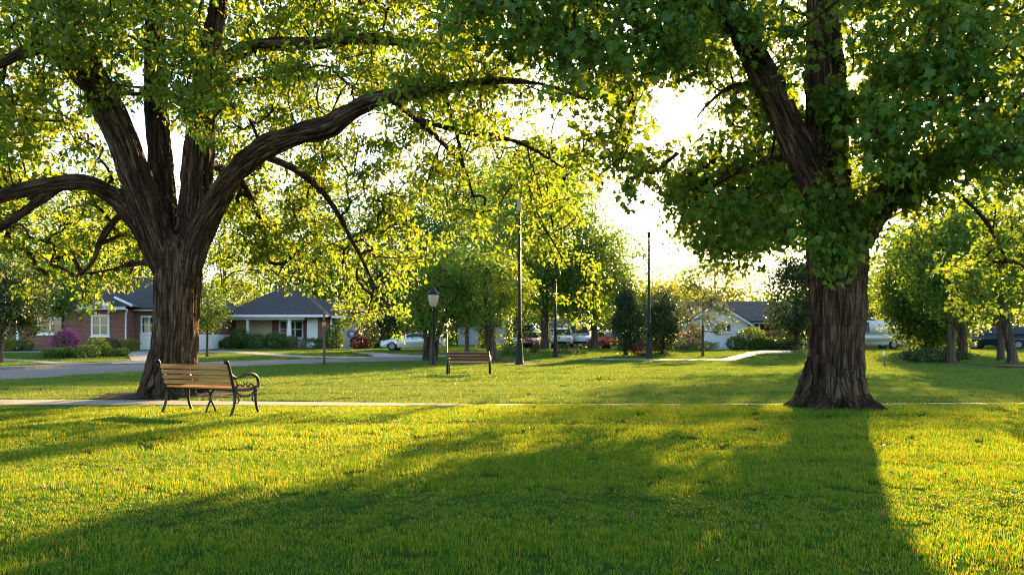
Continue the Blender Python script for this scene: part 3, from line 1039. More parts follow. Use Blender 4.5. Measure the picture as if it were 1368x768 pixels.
def blade_patch(name, size, n, h, w, seed, mat):
    rng = np.random.default_rng(seed)
    r = size * .72 * np.sqrt(rng.random(n))
    a = rng.uniform(0, 2 * np.pi, n)
    b = np.stack([r * np.cos(a), r * np.sin(a), np.zeros(n)], 1)
    ph = rng.uniform(0, 2 * np.pi, n)
    dx = np.stack([np.cos(ph), np.sin(ph), np.zeros(n)], 1)       # lean
    wd = rng.uniform(0, 2 * np.pi, n)
    sx = np.stack([np.cos(wd), np.sin(wd), np.zeros(n)], 1)
    H = h * rng.uniform(.5, 1.25, n)[:, None]
    ln = (rng.random(n) ** 1.5 * 1.0)[:, None]
    ww = w * rng.uniform(.7, 1.3, n)[:, None]
    up = np.array([0, 0, 1.])
    m = b + H * (.55 * up + .22 * ln * dx)
    t = b + H * ((1.0 - .25 * ln) * up + .75 * ln * dx)
    V = np.stack([b - sx * ww / 2, b + sx * ww / 2, m + sx * ww * .42, m - sx * ww * .42, t], 1).reshape(-1, 3)
    o = np.arange(n)[:, None] * 5
    quad = (o + np.array([0, 1, 2, 3])).reshape(-1)
    tri = (o + np.array([3, 2, 4])).reshape(-1)
    me = np_mesh(name, V, np.concatenate([quad, tri]), np.concatenate([np.full(n, 4), np.full(n, 3)]))
    me.materials.append(mat)
    return bpy.data.objects.new(name, me)

def grass():
    rng = np.random.default_rng(11)
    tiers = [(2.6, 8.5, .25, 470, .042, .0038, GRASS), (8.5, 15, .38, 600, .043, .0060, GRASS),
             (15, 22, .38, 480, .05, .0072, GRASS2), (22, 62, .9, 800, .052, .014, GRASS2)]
    P, K, S, A = [], [], [], []
    protos = []
    for ti, (y0, y1, size, n, h, w, gm) in enumerate(tiers):
        for v in range(3):
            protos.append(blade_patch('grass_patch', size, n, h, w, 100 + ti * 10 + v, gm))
        gy = np.arange(y0, y1, size)
        for y in gy:
            half = y * .69 + 1.2
            x = np.arange(-half, half, size)
            x = x + rng.uniform(-.4, .4, len(x)) * size
            yy = y + rng.uniform(-.4, .4, len(x)) * size
            P.append(np.stack([x, yy], 1))
            K.append(ti * 3 + rng.integers(0, 3, len(x)))
    P = np.vstack(P); K = np.concatenate(K)
    ok = np.ones(len(P), bool)
    m = np.where(P[:, 1] < 20, np.where(P[:, 0] < -1, .10, .02), .25)
    for poly in NOGRASS:
        pl = [tuple(q) for q in poly]
        for dx, dy in ((0, 0), (1, 0), (-1, 0), (0, 1), (0, -1)):
            ok &= ~in_poly(P[:, 0] + dx * m, P[:, 1] + dy * m, pl)
    P, K = P[ok], K[ok]
    q = np.stack([P[:, 0] * .22, P[:, 1] * 1.7, np.zeros(len(P))], 1)
    q2 = np.stack([P[:, 0] * .9, P[:, 1] * .9, np.ones(len(P)) * 3], 1)
    S = .5 + .75 * vnoise(q + 50) + .35 * vnoise(q2 + 90) - .05
    rows = vnoise(np.stack([P[:, 0] * .07, P[:, 1] * .95, np.zeros(len(P)) + 7], 1))
    near_rows = vnoise(np.stack([P[:, 0] * .10, P[:, 1] * 1.5, np.zeros(len(P)) + 3], 1))
    S = np.where(P[:, 1] > 15.3, S * (.45 + 1.1 * rows), S * (.42 + 1.15 * near_rows))
    # left longer where the mower cannot reach
    for cx, cy in ((5.68, 13.9), (-7.25, 16.6)):
        S *= 1 + .8 * np.exp(-((np.hypot(P[:, 0] - cx, P[:, 1] - cy) - .75) / .35) ** 2)
    # trimmed short beside the path
    dpath = np.abs(P[:, 1] - 14.9)
    S *= np.where(P[:, 0] < -1, np.clip(.45 + (dpath - .3) * .6, .5, 1), 1.0)
    V = np.stack([P[:, 0], P[:, 1], gz(P[:, 1]) - .004], 1)
    me = bpy.data.meshes.new('grass')
    me.vertices.add(len(V))
    me.vertices.foreach_set('co', V.astype(np.float32).ravel())
    for nm, ty, arr in (('kind_id', 'INT', K.astype(np.int32)), ('size', 'FLOAT', S.astype(np.float32)), ('turn', 'FLOAT', rng.uniform(0, 6.283, len(V)).astype(np.float32))):
        at = me.attributes.new(nm, ty, 'POINT')
        at.data.foreach_set('value', arr)
    o = bpy.data.objects.new('grass', me)
    me.materials.append(GRASS)
    COL.objects.link(o)
    tag(o, 'short mown green grass blades covering the park lawn', 'grass', kind='stuff')
    ng = bpy.data.node_groups.new('grass_scatter', 'GeometryNodeTree')
    ng.interface.new_socket('Geometry', in_out='INPUT', socket_type='NodeSocketGeometry')
    ng.interface.new_socket('Geometry', in_out='OUTPUT', socket_type='NodeSocketGeometry')
    N, L = ng.nodes, ng.links
    gi = N.new('NodeGroupInput'); go = N.new('NodeGroupOutput')
    jn = N.new('GeometryNodeJoinGeometry')
    mp = N.new('GeometryNodeMeshToPoints')
    L.new(gi.outputs[0], mp.inputs[0])

    def attr(nm, ty):
        a = N.new('GeometryNodeInputNamedAttribute')
        a.data_type = ty
        a.inputs['Name'].default_value = nm
        return a.outputs['Attribute']
    kid, siz, trn = attr('kind_id', 'INT'), attr('size', 'FLOAT'), attr('turn', 'FLOAT')
    rot = N.new('ShaderNodeCombineXYZ')
    L.new(trn, rot.inputs[2])
    scl = N.new('ShaderNodeCombineXYZ')
    scl.inputs[0].default_value = 1; scl.inputs[1].default_value = 1
    L.new(siz, scl.inputs[2])
    for k, p in enumerate(protos):
        cmp_ = N.new('FunctionNodeCompare')
        cmp_.data_type = 'INT'; cmp_.operation = 'EQUAL'
        L.new(kid, cmp_.inputs[2]); cmp_.inputs[3].default_value = k
        oi = N.new('GeometryNodeObjectInfo')
        oi.inputs['Object'].default_value = p
        oi.inputs['As Instance'].default_value = True
        ip = N.new('GeometryNodeInstanceOnPoints')
        L.new(mp.outputs[0], ip.inputs['Points'])
        L.new(cmp_.outputs[0], ip.inputs['Selection'])
        L.new(oi.outputs['Geometry'], ip.inputs['Instance'])
        L.new(rot.outputs[0], ip.inputs['Rotation'])
        L.new(scl.outputs[0], ip.inputs['Scale'])
        L.new(ip.outputs[0], jn.inputs[0])
    L.new(jn.outputs[0], go.inputs[0])
    md = o.modifiers.new('scatter', 'NODES')
    md.node_group = ng
    # a few dry leaves lying in the turf
    n = 55
    y = rng.uniform(4.0, 15, n) ** 1.0
    x = rng.uniform(-.66, .66, n) * y
    Pl = np.stack([x, y, rng.uniform(.03, .055, n)], 1)
    keep = np.abs(y - 14.9) > .6
    V, l, t = leaves(Pl[keep], rng.uniform(.025, .06, keep.sum()), rng, MAPLE, 2.0, 0)
    lo = link('fallen_leaves', np_mesh('fallen_leaves', V, l, t), DRY_LEAF)
    tag(lo, 'scattered small brown dry leaves lying in the grass', 'leaves', kind='stuff')

# ------------------------------------------------------------------ benches
def near_bench():
    c = Vector((-5.0, 13.0, 0))
    rt = empty('park_bench', c, 'weathered wooden slat bench with black scrolled iron ends, in front of the old tree', 'bench', rz=-R(25))
    L = 1.5
    # local: x along the bench, +y front (away from camera), backrest leans to -y
    lean = R(16)

    def backp(s):       # along the backrest from seat rear, s metres up
        return Vector((0, -.24 - math.sin(lean) * s, .44 + math.cos(lean) * s))
    bm = bmesh.new()
    for k in range(6):
        box(bm, (0, -.20 + k * .082, .445 - .018 * math.sin(k / 5 * math.pi)), (L, .066, .026), None, .005)
    obj('seat', bm, M_SLAT, rt)
    bm = bmesh.new()
    rot = Matrix.Rotation(lean, 3, 'X')
    for k, (s, hh) in enumerate(((.09, .062), (.175, .06), (.26, .06), (.355, .075))):
        p = backp(s)
        box(bm, p, (L - .02, .026, hh), rot, .005)
    obj('backrest', bm, M_SLAT, rt)
    for sx in (-1, 1):
        x = sx * (L / 2 + .005)
        def T(bm, pts, r, seg=8):
            P, q = resample([(x, a, b) for a, b in pts], [r] * len(pts) if not isinstance(r, list) else r, .03)
            tube_bm(bm, [tuple(v) for v in P], list(q), seg)
        bm = bmesh.new()
        # back upright with scrolled head
        T(bm, [(-.22, .40), (-.25, .50), (-.29, .64), (-.34, .80), (-.365, .86), (-.40, .885), (-.425, .86), (-.40, .84)], [.026, .026, .025, .024, .026, .026, .02, .012])
        T(bm, [(-.235, .43), (-.10, .415), (.10, .405), (.24, .43), (.27, .45)], .022)
        # lattice scrolls under the arm and the seat
        T(bm, [(-.19, .40), (-.10, .33), (.04, .30), (.16, .33), (.24, .41)], .014)
        T(bm, [(-.20, .42), (-.12, .50), (-.02, .47), (.0, .52), (-.04, .54)], [.013, .013, .012, .010, .006])
        T(bm, [(.24, .44), (.14, .50), (.08, .46), (.04, .51), (.08, .55)], [.013, .013, .012, .010, .006])
        T(bm, [(-.22, .36), (-.12, .26), (-.16, .20), (-.20, .24)], [.012, .011, .009, .006])
        T(bm, [(.25, .36), (.17, .27), (.21, .21), (.25, .25)], [.012, .011, .009, .006])
        T(bm, [(-.29, .62), (-.20, .58), (-.16, .50), (-.20, .46)], [.012, .011, .010, .008])
        obj('end_frame', bm, M_IRON, rt, True)
        bm = bmesh.new()
        T(bm, [(-.30, .68), (-.22, .62), (-.10, .625), (.06, .66), (.18, .66), (.28, .60), (.315, .50), (.29, .42), (.27, .38)],
          [.02, .022, .022, .024, .026, .026, .024, .022, .02])
        obj('armrest', bm, M_IRON, rt, True)
        for pts, rr in (([(-.22, .43), (-.21, .30), (-.23, .16), (-.29, .03), (-.31, .0)], [.026, .024, .022, .022, .028]),
                        ([(.26, .43), (.25, .30), (.26, .16), (.31, .03), (.33, .0)], [.026, .024, .022, .022, .028])):
            bm = bmesh.new()
            T(bm, pts, rr)
            obj('leg', bm, M_IRON, rt, True)
    # middle support
    bm = bmesh.new()
    def T0(pts, r):
        P, q = resample([(0, a, b) for a, b in pts], r, .03)
        tube_bm(bm, [tuple(v) for v in P], list(q), 8)
    T0([(-.20, .42), (-.02, .36), (.02, .24), (-.05, .10), (-.09, 0)], [.014, .016, .018, .016, .018])
    T0([(.20, .42), (.06, .36), (.02, .24), (.10, .10), (.13, 0)], [.014, .016, .018, .016, .018])
    T0([(-.22, .41), (.24, .41)], [.012, .012])
    obj('middle_support', bm, M_IRON, rt, True)
    bm = bmesh.new()
    for yy, zz in ((-.10, .40), (.14, .395)):
        tube_bm(bm, [(-L / 2, yy, zz), (L / 2, yy, zz)], .009, 6)
    obj('tie_rod', bm, M_IRON, rt, True)

def far_bench():
    c = G(626, 501)
    rt = empty('park_bench', c, 'small dark red slatted bench standing out on the lawn, its back to the viewer', 'bench', rz=R(-3))
    L = 1.36
    bm = bmesh.new()
    for k in range(4):
        box(bm, (0, .02 + k * .1, .43), (L, .085, .03), None, .005)
    obj('seat', bm, M_SLAT2, rt)
    bm = bmesh.new()
    for z, h in ((.52, .08), (.62, .08), (.72, .09)):
        box(bm, (0, -.07 - (z - .45) * .18, z), (L, .03, h), Matrix.Rotation(R(10), 3, 'X'), .005)
    obj('backrest', bm, M_SLAT2, rt)
    for sx in (-1, 1):
        x = sx * (L / 2 + .02)
        bm = bmesh.new()
        tube_bm(bm, [(x, -.02, 0), (x, -.06, .42), (x, -.13, .78)], [.026, .024, .02], 8)
        obj('leg', bm, M_IRON, rt, True)
        bm = bmesh.new()
        tube_bm(bm, [(x, .40, 0), (x, .36, .30), (x, .36, .60)], [.026, .024, .02], 8)
        obj('leg', bm, M_IRON, rt, True)
        bm = bmesh.new()
        tube_bm(bm, [(x, -.10, .62), (x, .1, .64), (x, .38, .62)], .02, 8)
        obj('armrest', bm, M_IRON, rt, True)

# ------------------------------------------------------------------ poles and lamps
def tall_pole(px, py, ytop, r, label, kind):
    c = G(px, py)
    H = ZA(ytop, c.y) - c.z
    rt = empty('lamp_post', c, label, 'lamp post', None)
    bm = bmesh.new()
    lathe(bm, [(r * 2.4, -.1), (r * 2.4, .10), (r * 2.1, .14), (r * 1.9, .5), (r * 1.55, .95), (r * 1.2, 1.15), (r * 1.15, 1.2)], seg=16)
    obj('base', bm, M_GREENPOLE, rt, True)
    bm = bmesh.new()
    ph = H - (.75 if kind == 'slim' else .25)
    lathe(bm, [(r * 1.05, 1.15), (r, 1.6), (r * .72, ph)], seg=14)
    obj('pole', bm, M_GREENPOLE, rt, True)
    bm = bmesh.new()
    if kind == 'slim':
        lathe(bm, [(r * .8, ph - .02), (r * 1.15, ph + .04), (r * 1.15, ph + .5), (r * 1.3, ph + .52), (r * 1.3, ph + .6), (r * .5, ph + .75)], seg=14)
        obj('lamp_head', bm, M_BEIGE, rt, True)
    elif kind == 'cross':
        lathe(bm, [(r * .9, ph - .02), (r * 1.2, ph + .06), (r * 1.1, ph + .18), (r * .3, ph + .26)], seg=14)
        obj('cap', bm, M_GREENPOLE, rt, True)
        bm = bmesh.new()
        tube_bm(bm, [(-.32, 0, ph - .05), (.32, 0, ph - .05)], .035, 8)
        box(bm, (-.36, 0, ph - .03), (.16, .12, .09), None, .02)
        box(bm, (.36, 0, ph - .03), (.16, .12, .09), None, .02)
        obj('cross_arm', bm, M_GREENPOLE, rt, True)
    else:
        lathe(bm, [(r * .8, ph), (r * .9, ph + .1), (r * .2, ph + .22)], seg=14)
        obj('cap', bm, M_GREENPOLE, rt, True)

def globe_lamp():
    c = G(579, 488)
    H = ZA(410, c.y) - c.z
    rt = empty('street_lamp', c, 'short lamp post with a pale acorn globe and dark cap before the round tree', 'street lamp')
    bm = bmesh.new()
    lathe(bm, [(.16, -.1), (.16, .08), (.12, .12), (.10, .45), (.06, .6), (.048, .7), (.04, H - .12), (.07, H - .08), (.07, H)], seg=14)
    obj('pole', bm, M_GREENPOLE, rt, True)
    bm = bmesh.new()
    lathe(bm, [(.10, H), (.15, H + .06), (.21, H + .26), (.235, H + .44), (.22, H + .56)], seg=18)
    obj('globe', bm, M_LAMPGLASS, rt, True)
    bm = bmesh.new()
    lathe(bm, [(.27, H + .56), (.27, H + .60), (.20, H + .70), (.10, H + .78), (.06, H + .86), (.02, H + .9)], seg=18)
    obj('cap', bm, M_GREENPOLE, rt, True)

def small_posts():
    c = G(433, 488)
    rt = empty('wooden_post', c, 'slender brown wooden post with a lit collar on the lawn before the tan house', 'post')
    H = ZA(412, c.y)
    bm = bmesh.new()
    P = [(0, 0, -.1), (.01, 0, H * .3), (-.01, 0, H * .6), (.0, 0, H)]
    tube_bm(bm, P, [.06, .055, .05, .045], 10)
    obj('shaft', bm, M_BROWN, rt, True)
    bm = bmesh.new()
    z = ZA(434, c.y)
    lathe(bm, [(.055, z - .12), (.09, z - .08), (.09, z + .08), (.055, z + .12)], seg=12)
    obj('collar', bm, mat_plain('amber_collar', (.5, .24, .08), .4), rt, True)
    c = G(597, 500.5)
    rt = empty('marker_post', c, 'thin green metal post with a little flat top at the end of the red bench', 'post')
    H = ZA(444, c.y)
    bm = bmesh.new()
    lathe(bm, [(.04, -.1), (.04, .05), (.028, .1), (.026, H - .03)], seg=10)
    obj('shaft', bm, mat_plain('green_post', (.03, .07, .04), .5), rt, True)
    bm = bmesh.new()
    box(bm, (-.03, 0, H), (.22, .08, .05), None, .01)
    obj('cap', bm, M_BEIGE, rt)
    c = G(1181, 489)
    rt = empty('stake', c, 'short grey stake with a white tip in the sunny grass right of the trunk', 'stake')
    bm = bmesh.new()
    tube_bm(bm, [(0, 0, -.05), (.01, 0, .45)], .03, 8)
    obj('shaft', bm, M_BROWN, rt, True)
    bm = bmesh.new()
    lathe(bm, [(.045, .44), (.05, .5), (.045, .62), (.02, .66)], seg=10)
    obj('tip', bm, M_TRIM, rt, True)

# ------------------------------------------------------------------ houses
def pwin(parent, off, x0, x1, z0, z1, y, cols=2, rows=1, fr=.07, name='window', sill=True, bars=.045):
    """window facing -y: frame part with pane and sill sub-parts"""
    bm = bmesh.new()
    d0, d1 = y - .06, y + .04
    bx(bm, x0, x0 + fr, d0, d1, z0, z1)
    bx(bm, x1 - fr, x1, d0, d1, z0, z1)
    bx(bm, x0 + fr, x1 - fr, d0, d1, z1 - fr, z1)
    bx(bm, x0 + fr, x1 - fr, d0, d1, z0, z0 + fr)
    for k in range(1, cols):
        x = x0 + (x1 - x0) * k / cols
        bx(bm, x - bars, x + bars, d0 + .012, d1, z0 + fr, z1 - fr)
    for k in range(1, rows):
        z = z0 + (z1 - z0) * k / rows
        for c in range(cols):
            a = x0 + (x1 - x0) * c / cols + (fr if c == 0 else bars)
            b = x0 + (x1 - x0) * (c + 1) / cols - (fr if c == cols - 1 else bars)
            bx(bm, a, b, d0 + .02, d1, z - .025, z + .025)
    f = obj(name, bm, M_TRIM, parent, off=off)
    bm = bmesh.new()
    bx(bm, x0 + fr * .5, x1 - fr * .5, y - .018, y + .0, z0 + fr * .5, z1 - fr * .5)
    obj('pane', bm, M_GLASS, f, off=off)
    if sill:
        bm = bmesh.new()
        bx(bm, x0 - .06, x1 + .06, y - .12, y + .02, z0 - .08, z0 - .002)
        obj('sill', bm, M_TRIM, f, off=off)

def part(name, parent, off, mat, *boxes, bev=0.0):
    bm = bmesh.new()
    for b in boxes:
        bx(bm, *b, bev)
    return obj(name, bm, mat, parent, off=off)

def hip_roof(name, parent, off, mat, x0, x1, y0, y1, z, rz, ridge, th=.14):
    """ridge = (xa, xb) at mid depth"""
    ym = (y0 + y1) / 2
    A, B, C, D = Vector((x0, y0, z)), Vector((x1, y0, z)), Vector((x1, y1, z)), Vector((x0, y1, z))
    P, Q = Vector((ridge[0], ym, rz)), Vector((ridge[1], ym, rz))
    bm = bmesh.new()
    v = [bm.verts.new(p) for p in (A, B, C, D, P, Q)]
    w = [bm.verts.new(p - Vector((0, 0, th))) for p in (A, B, C, D)]
    bm.faces.new((v[0], v[1], v[5], v[4]))
    bm.faces.new((v[2], v[3], v[4], v[5]))
    bm.faces.new((v[1], v[2], v[5]))
    bm.faces.new((v[3], v[0], v[4]))
    for i in range(4):
        j = (i + 1) % 4
        bm.faces.new((v[i], w[i], w[j], v[j]))
    bm.faces.new(w)
    return obj(name, bm, mat, parent, off=off)

def brick_house():
    Y = 55.0
    x = lambda p: XA(p, Y)
    z = lambda p: ZA(p, Y)
    g = gzf(Y)
    off = Vector((x(130), Y, g))
    rt = empty('brick_house', off, 'red brick bungalow with a dark roof and white framed windows, behind the purple bush', 'house')
    e = z(413.5)
    part('wall', rt, off, M_BRICK, (x(111), x(170), Y, Y + 9, g - .3, e), (x(-230), x(111) - .003, Y + 1.6, Y + 9, g - .3, e - .05),
         (x(170) + .003, x(176), Y + 1.2, Y + 9, g - .3, e - .05))
    part('siding_panel', rt, off, M_WHITE_SIDING, (x(176) + .003, x(256), Y + 1.2, Y + 9, g - .3, z(446.5)))
    part('upper_wall', rt, off, M_BRICK, (x(176) + .003, x(256), Y + 1.25, Y + 8.9, z(446.5) + .002, e - .05))
    pwin(rt, off, x(122), x(146.5), z(449), z(420), Y, 2, 2, .13)
    pwin(rt, off, x(177), x(212), z(446), z(421), Y + 1.25, 3, 2, .12)
    pwin(rt, off, x(32), x(67), z(446.5), z(423), Y + 1.6, 2, 1, .12)
    pwin(rt, off, x(-80), x(-45), z(446.5), z(423), Y + 1.6, 2, 1, .12)
    # eave boards, gable over the bay
    part('fascia', rt, off, M_TRIM, (x(109), x(171.5), Y - .45, Y - .35, e - .02, e + .2), (x(171.5) + .003, x(262), Y + .75, Y + .85, e - .06, e + .16),
         (x(-235), x(108.5), Y + 1.1, Y + 1.2, e - .06, e + .16))
    hip_roof('roof', rt, off, M_SHINGLE, x(-245), x(265), Y + .7, Y + 10.0, e + .17, z(362), (x(-150), x(205)))
    # low hipped roof of the front bay with white hip board
    bm = bmesh.new()
    p = [Vector((x(107), Y - .5, e + .2)), Vector((x(181), Y - .5, e + .2)), Vector((x(148), Y + .6, z(397.5))), Vector((x(148), Y + 3.5, z(397.5))), Vector((x(181), Y + 3.5, e + .2)), Vector((x(107), Y + 3.5, e + .2))]
    v = [bm.verts.new(q) for q in p]
    bm.faces.new((v[0], v[1], v[2])); bm.faces.new((v[1], v[4], v[3], v[2])); bm.faces.new((v[0], v[2], v[3], v[5])); bm.faces.new((v[3], v[4], v[5])); bm.faces.new((v[0], v[5], v[4], v[1]))
    obj('bay_roof', bm, M_SHINGLE, rt, off=off)
    bm = bmesh.new()
    tube_bm(bm, [p[2] + Vector((0, -.06, .03)), p[1] + Vector((.02, -.06, .05))], .085, 6)
    obj('hip_board', bm, M_TRIM, rt, off=off)
    bm = bmesh.new()
    prism(bm, [(x(122), e + .21), (x(150), e + .21), (x(141), z(403)), (x(131), z(403))], Y - .58, Y - .3)
    obj('pediment', bm, M_WHITE_SIDING, rt, off=off)
    bm = bmesh.new()
    tube_bm(bm, [(x(173), Y - .38, e + .02), (x(171), Y - .2, e - .15), (x(168.8), Y - .09, e - .35), (x(168.8), Y - .09, g + .1), (x(168), Y - .2, g + .02)], .055, 8)
    obj('downspout', bm, M_TRIM, rt, True, off=off)
    part('porch_post', rt, off, M_TRIM, (x(7), x(10), Y + 1.2, Y + 1.36, g, z(436)), bev=.01)
    part('garage_door', rt, off, M_TRIM, (x(214), x(252), Y + 1.14, Y + 1.2, g, z(425)))
    bm = bmesh.new()
    bx(bm, x(60), x(70), Y + 5.2, Y + 6.2, z(380), z(350))
    obj('chimney', bm, M_BRICK, rt, off=off)

def tan_house():
    Y = 62.0
    x = lambda p: XA(p, Y)
    z = lambda p: ZA(p, Y)
    g = gzf(Y)
    off = Vector((x(380), Y, g))
    rt = empty('tan_house', off, 'tan sided bungalow with grey hip roof, red shutters and a white porch post on brick', 'house')
    e = z(424)
    part('wall', rt, off, M_TAN_SIDING, (x(301), x(406), Y + 1.8, Y + 11, g - .3, e))
    part('bay_wall', rt, off, M_WHITE_SIDING, (x(406) + .003, x(421), Y + .9, Y + 10.9, g - .3, e))
    part('brick_wall', rt, off, M_BRICK, (x(421) + .003, x(436), Y + .8, Y + 10.8, g - .3, e))
    part('garage_wall', rt, off, M_TAN_SIDING, (x(436) + .003, x(474), Y + 1.5, Y + 3.5, g - .3, e - .1))
    pwin(rt, off, x(364), x(397), z(452), z(427), Y + 1.8, 3, 2, .1)
    for a, b in ((354.5, 363.3), (397.6, 406)):
        part('shutter', rt, off, M_REDSH, (x(a), x(b), Y + 1.74, Y + 1.79, z(454), z(426.5)))
    part('red_door', rt, off, M_REDSH, (x(293), x(300.5), Y + 2.2, Y + 2.3, g, z(441)))
    part('side_wall', rt, off, M_BRICK, (x(278), x(300.8), Y + 2.4, Y + 9, g - .3, e - .1))
    # porch
    part('porch_floor', rt, off, M_CONCRETE, (x(301), x(408), Y - .1, Y + 1.79, g - .3, g + .14))
    for a, b, zz in ((301, 304, g + .14), (329, 332, g + .14)):
        part('porch_post', rt, off, M_TRIM, (x(a), x(b), Y, Y + .16, zz, e - .18), bev=.01)
    bm = bmesh.new()
    c = (x(386.2), Y + .15)
    vs = []
    for zz, w in ((z(448.5), .16), (e - .18, .11)):
        vs.append([bm.verts.new((c[0] + i * w, c[1] + j * w, zz)) for i, j in ((-1, -1), (1, -1), (1, 1), (-1, 1))])
    for k in range(4):
        bm.faces.new((vs[0][k], vs[0][(k + 1) % 4], vs[1][(k + 1) % 4], vs[1][k]))
    bm.faces.new(vs[0]); bm.faces.new(vs[1])
    obj('porch_post', bm, M_TRIM, rt, off=off)
    part('pedestal', rt, off, M_BRICK, (x(375.5), x(395), Y - .15, Y + .5, g + .1, z(449)))
    part('beam', rt, off, M_TRIM, (x(300), x(407), Y - .06, Y + .2, e - .18, e + .03))
    hip_roof('roof', rt, off, M_SHINGLE, x(294), x(440), Y - .45, Y + 12, e + .18, z(384.5) + .55, (x(354), x(366)))
    hip_roof('wing_roof', rt, off, M_SHINGLE, x(400), x(482), Y + .35, Y + 11, e + .12, z(399) + .3, (x(412), x(455)))
    part('fascia', rt, off, M_TRIM, (x(293.5), x(440.5), Y - .53, Y - .46, e + .02, e + .2), (x(441), x(482.5), Y + .27, Y + .34, e - .04, e + .14))
    for a, b in ((439, 441), (453, 455)):
        part('side_post', rt, off, M_TRIM, (x(a), x(b), Y + .6, Y + .75, g, e - .05), bev=.01)
    part('opening', rt, off, M_GLASS, (x(441.5), x(452.5), Y + 1.46, Y + 1.495, g, z(430)))  # dark glass sheet on the wall imitates the shade inside an opening
    d = part('door', rt, off, M_BLUEDOOR, (x(459.5), x(470.5), Y + 1.42, Y + 1.497, g + .02, z(440)))
    bm = bmesh.new()
    for k in range(3):
        bx(bm, x(461), x(469), Y + 1.40, Y + 1.418, g + .25 + k * .45, g + .55 + k * .45)
    obj('panel', bm, M_TRIM, d, off=off)
    bm = bmesh.new()
    n = 16
    tube_bm(bm, [(x(464.8) + .27 * math.cos(2 * math.pi * k / n), Y + 1.36, z(446) + .27 * math.sin(2 * math.pi * k / n)) for k in range(n + 1)], .09, 8, False)
    obj('wreath', bm, mat_plain('blue_wreath', (.10, .18, .42), .7, var=.6, scale=14), d, True, off=off)

def white_house():
    Y = 62.0
    x = lambda p: XA(p, Y)
    z = lambda p: ZA(p, Y)
    g = gzf(Y)
    off = Vector((x(957), Y, g))
    rt = empty('white_gabled_house', off, 'white sided house with a steep gable, brown-grey roof and brick porch wing', 'house')
    e = z(430)
    bm = bmesh.new()
    prism(bm, [(x(908.5), g - .3), (x(999), g - .3), (x(999), e), (x(956), z(403.5)), (x(908.5), z(435))], Y, Y + 5)
    obj('wall', bm, M_WHITE_SIDING, rt, off=off)
    pwin(rt, off, x(956), x(977), z(444), z(431.5), Y, 3, 1, .08)
    part('brick_wing', rt, off, M_BRICK, (x(999) + .003, x(1011.5), Y + 1.2, Y + 8, g - .3, e - .03))
    part('side_wall', rt, off, M_BRICK, (x(880), x(908.5) - .003, Y + 2.2, Y + 8, g - .3, e - .03))
    part('porch_wall', rt, off, M_BRICK, (x(1011.5) + .003, x(1085), Y + 3, Y + 8, g - .3, e - .03))
    part('front_door', rt, off, M_REDSH, (x(1022), x(1030), Y + 2.93, Y + 2.995, g + .1, z(437)))
    for a, b in ((1011.6, 1014), (1019.5, 1022), (1052, 1054.5), (1080, 1082.5)):
        part('porch_post', rt, off, M_TRIM, (x(a), x(b), Y + 1.2, Y + 1.34, g, e - .1), bev=.01)
    part('fascia', rt, off, M_TRIM, (x(1000), x(1088), Y + .82, Y + .9, e - .1, e + .1))
    # front gable roof: two slabs, white rakes
    pk = Vector((x(956), Y, z(401.5)))
    bm = bmesh.new()
    r0, l0 = Vector((x(1004), Y - .4, z(431.5))), Vector((x(904), Y - .4, z(437)))
    for q in (r0, l0):
        slab(bm, [Vector((pk.x, Y - .4, pk.z)), q, Vector((q.x, Y + 6, q.z)), Vector((pk.x, Y + 6, pk.z))], .12)
    obj('gable_roof', bm, M_SHINGLE2, rt, off=off)
    for q in (r0, l0):
        bm = bmesh.new()
        d = Vector((0, -.03, -.11))
        a, b = Vector((pk.x, Y - .4, pk.z)) + d, q + d
        vs = [a, b, b + Vector((0, 0, -.2)), a + Vector((0, 0, -.2))]
        f0 = [bm.verts.new(p) for p in vs]
        f1 = [bm.verts.new(p + Vector((0, .06, 0))) for p in vs]
        bm.faces.new(f0); bm.faces.new(f1[::-1])
        for k in range(4):
            bm.faces.new((f0[k], f1[k], f1[(k + 1) % 4], f0[(k + 1) % 4]))
        obj('rake_board', bm, M_TRIM, rt, off=off)
    # main roof behind
    bm = bmesh.new()
    zr = ZA(402.5, Y + 5)
    for ya, yb in ((Y + .8, Y + 5), (Y + 9.2, Y + 5)):
        slab(bm, [Vector((x(872), ya, e + .1)), Vector((x(1092), ya, e + .1)), Vector((x(1088) + 1.2, yb, zr)), Vector((x(876) , yb, zr))], .14)
    obj('roof', bm, M_SHINGLE2, rt, off=off)
    bm = bmesh.new()
    prism(bm, [(x(1085) - .1, e - .03), (x(1085), e - .03), (x(1085), zr - .3), (x(1085) - .1, zr - .3)], Y + 4.6, Y + 5.4)
    obj('end_wall', bm, M_BRICK, rt, off=off)

def far_house(px0, px1, ytop, yeave, Y, label, wall, roofm, win):
    g = gzf(Y)
    x = lambda p: XA(p, Y)
    z = lambda p: ZA(p, Y)
    off = Vector((x((px0 + px1) / 2), Y, g))
    rt = empty('house', off, label, 'house')
    part('wall', rt, off, wall, (x(px0), x(px1), Y, Y + 7, g - .3, z(yeave)))
    hip_roof('roof', rt, off, roofm, x(px0) - .4, x(px1) + .4, Y - .4, Y + 7.4, z(yeave) + .14, z(ytop), (x(px0 + (px1 - px0) * .3), x(px0 + (px1 - px0) * .7)))
    for a, b, t, u in win:
        pwin(rt, off, x(a), x(b), z(u), z(t), Y, 2, 1, .09)
    dx = x(px0 + (px1 - px0) * .5)
    part('door', rt, off, M_REDSH, (dx - .45, dx + .45, Y - .04, Y - .003, g, g + 2.05))

# ------------------------------------------------------------------ cars
def arch(cx, r, z0, n=8):
    return [(cx + r * math.cos(t), z0 + r * math.sin(t)) for t in np.linspace(math.pi, 0, n)]

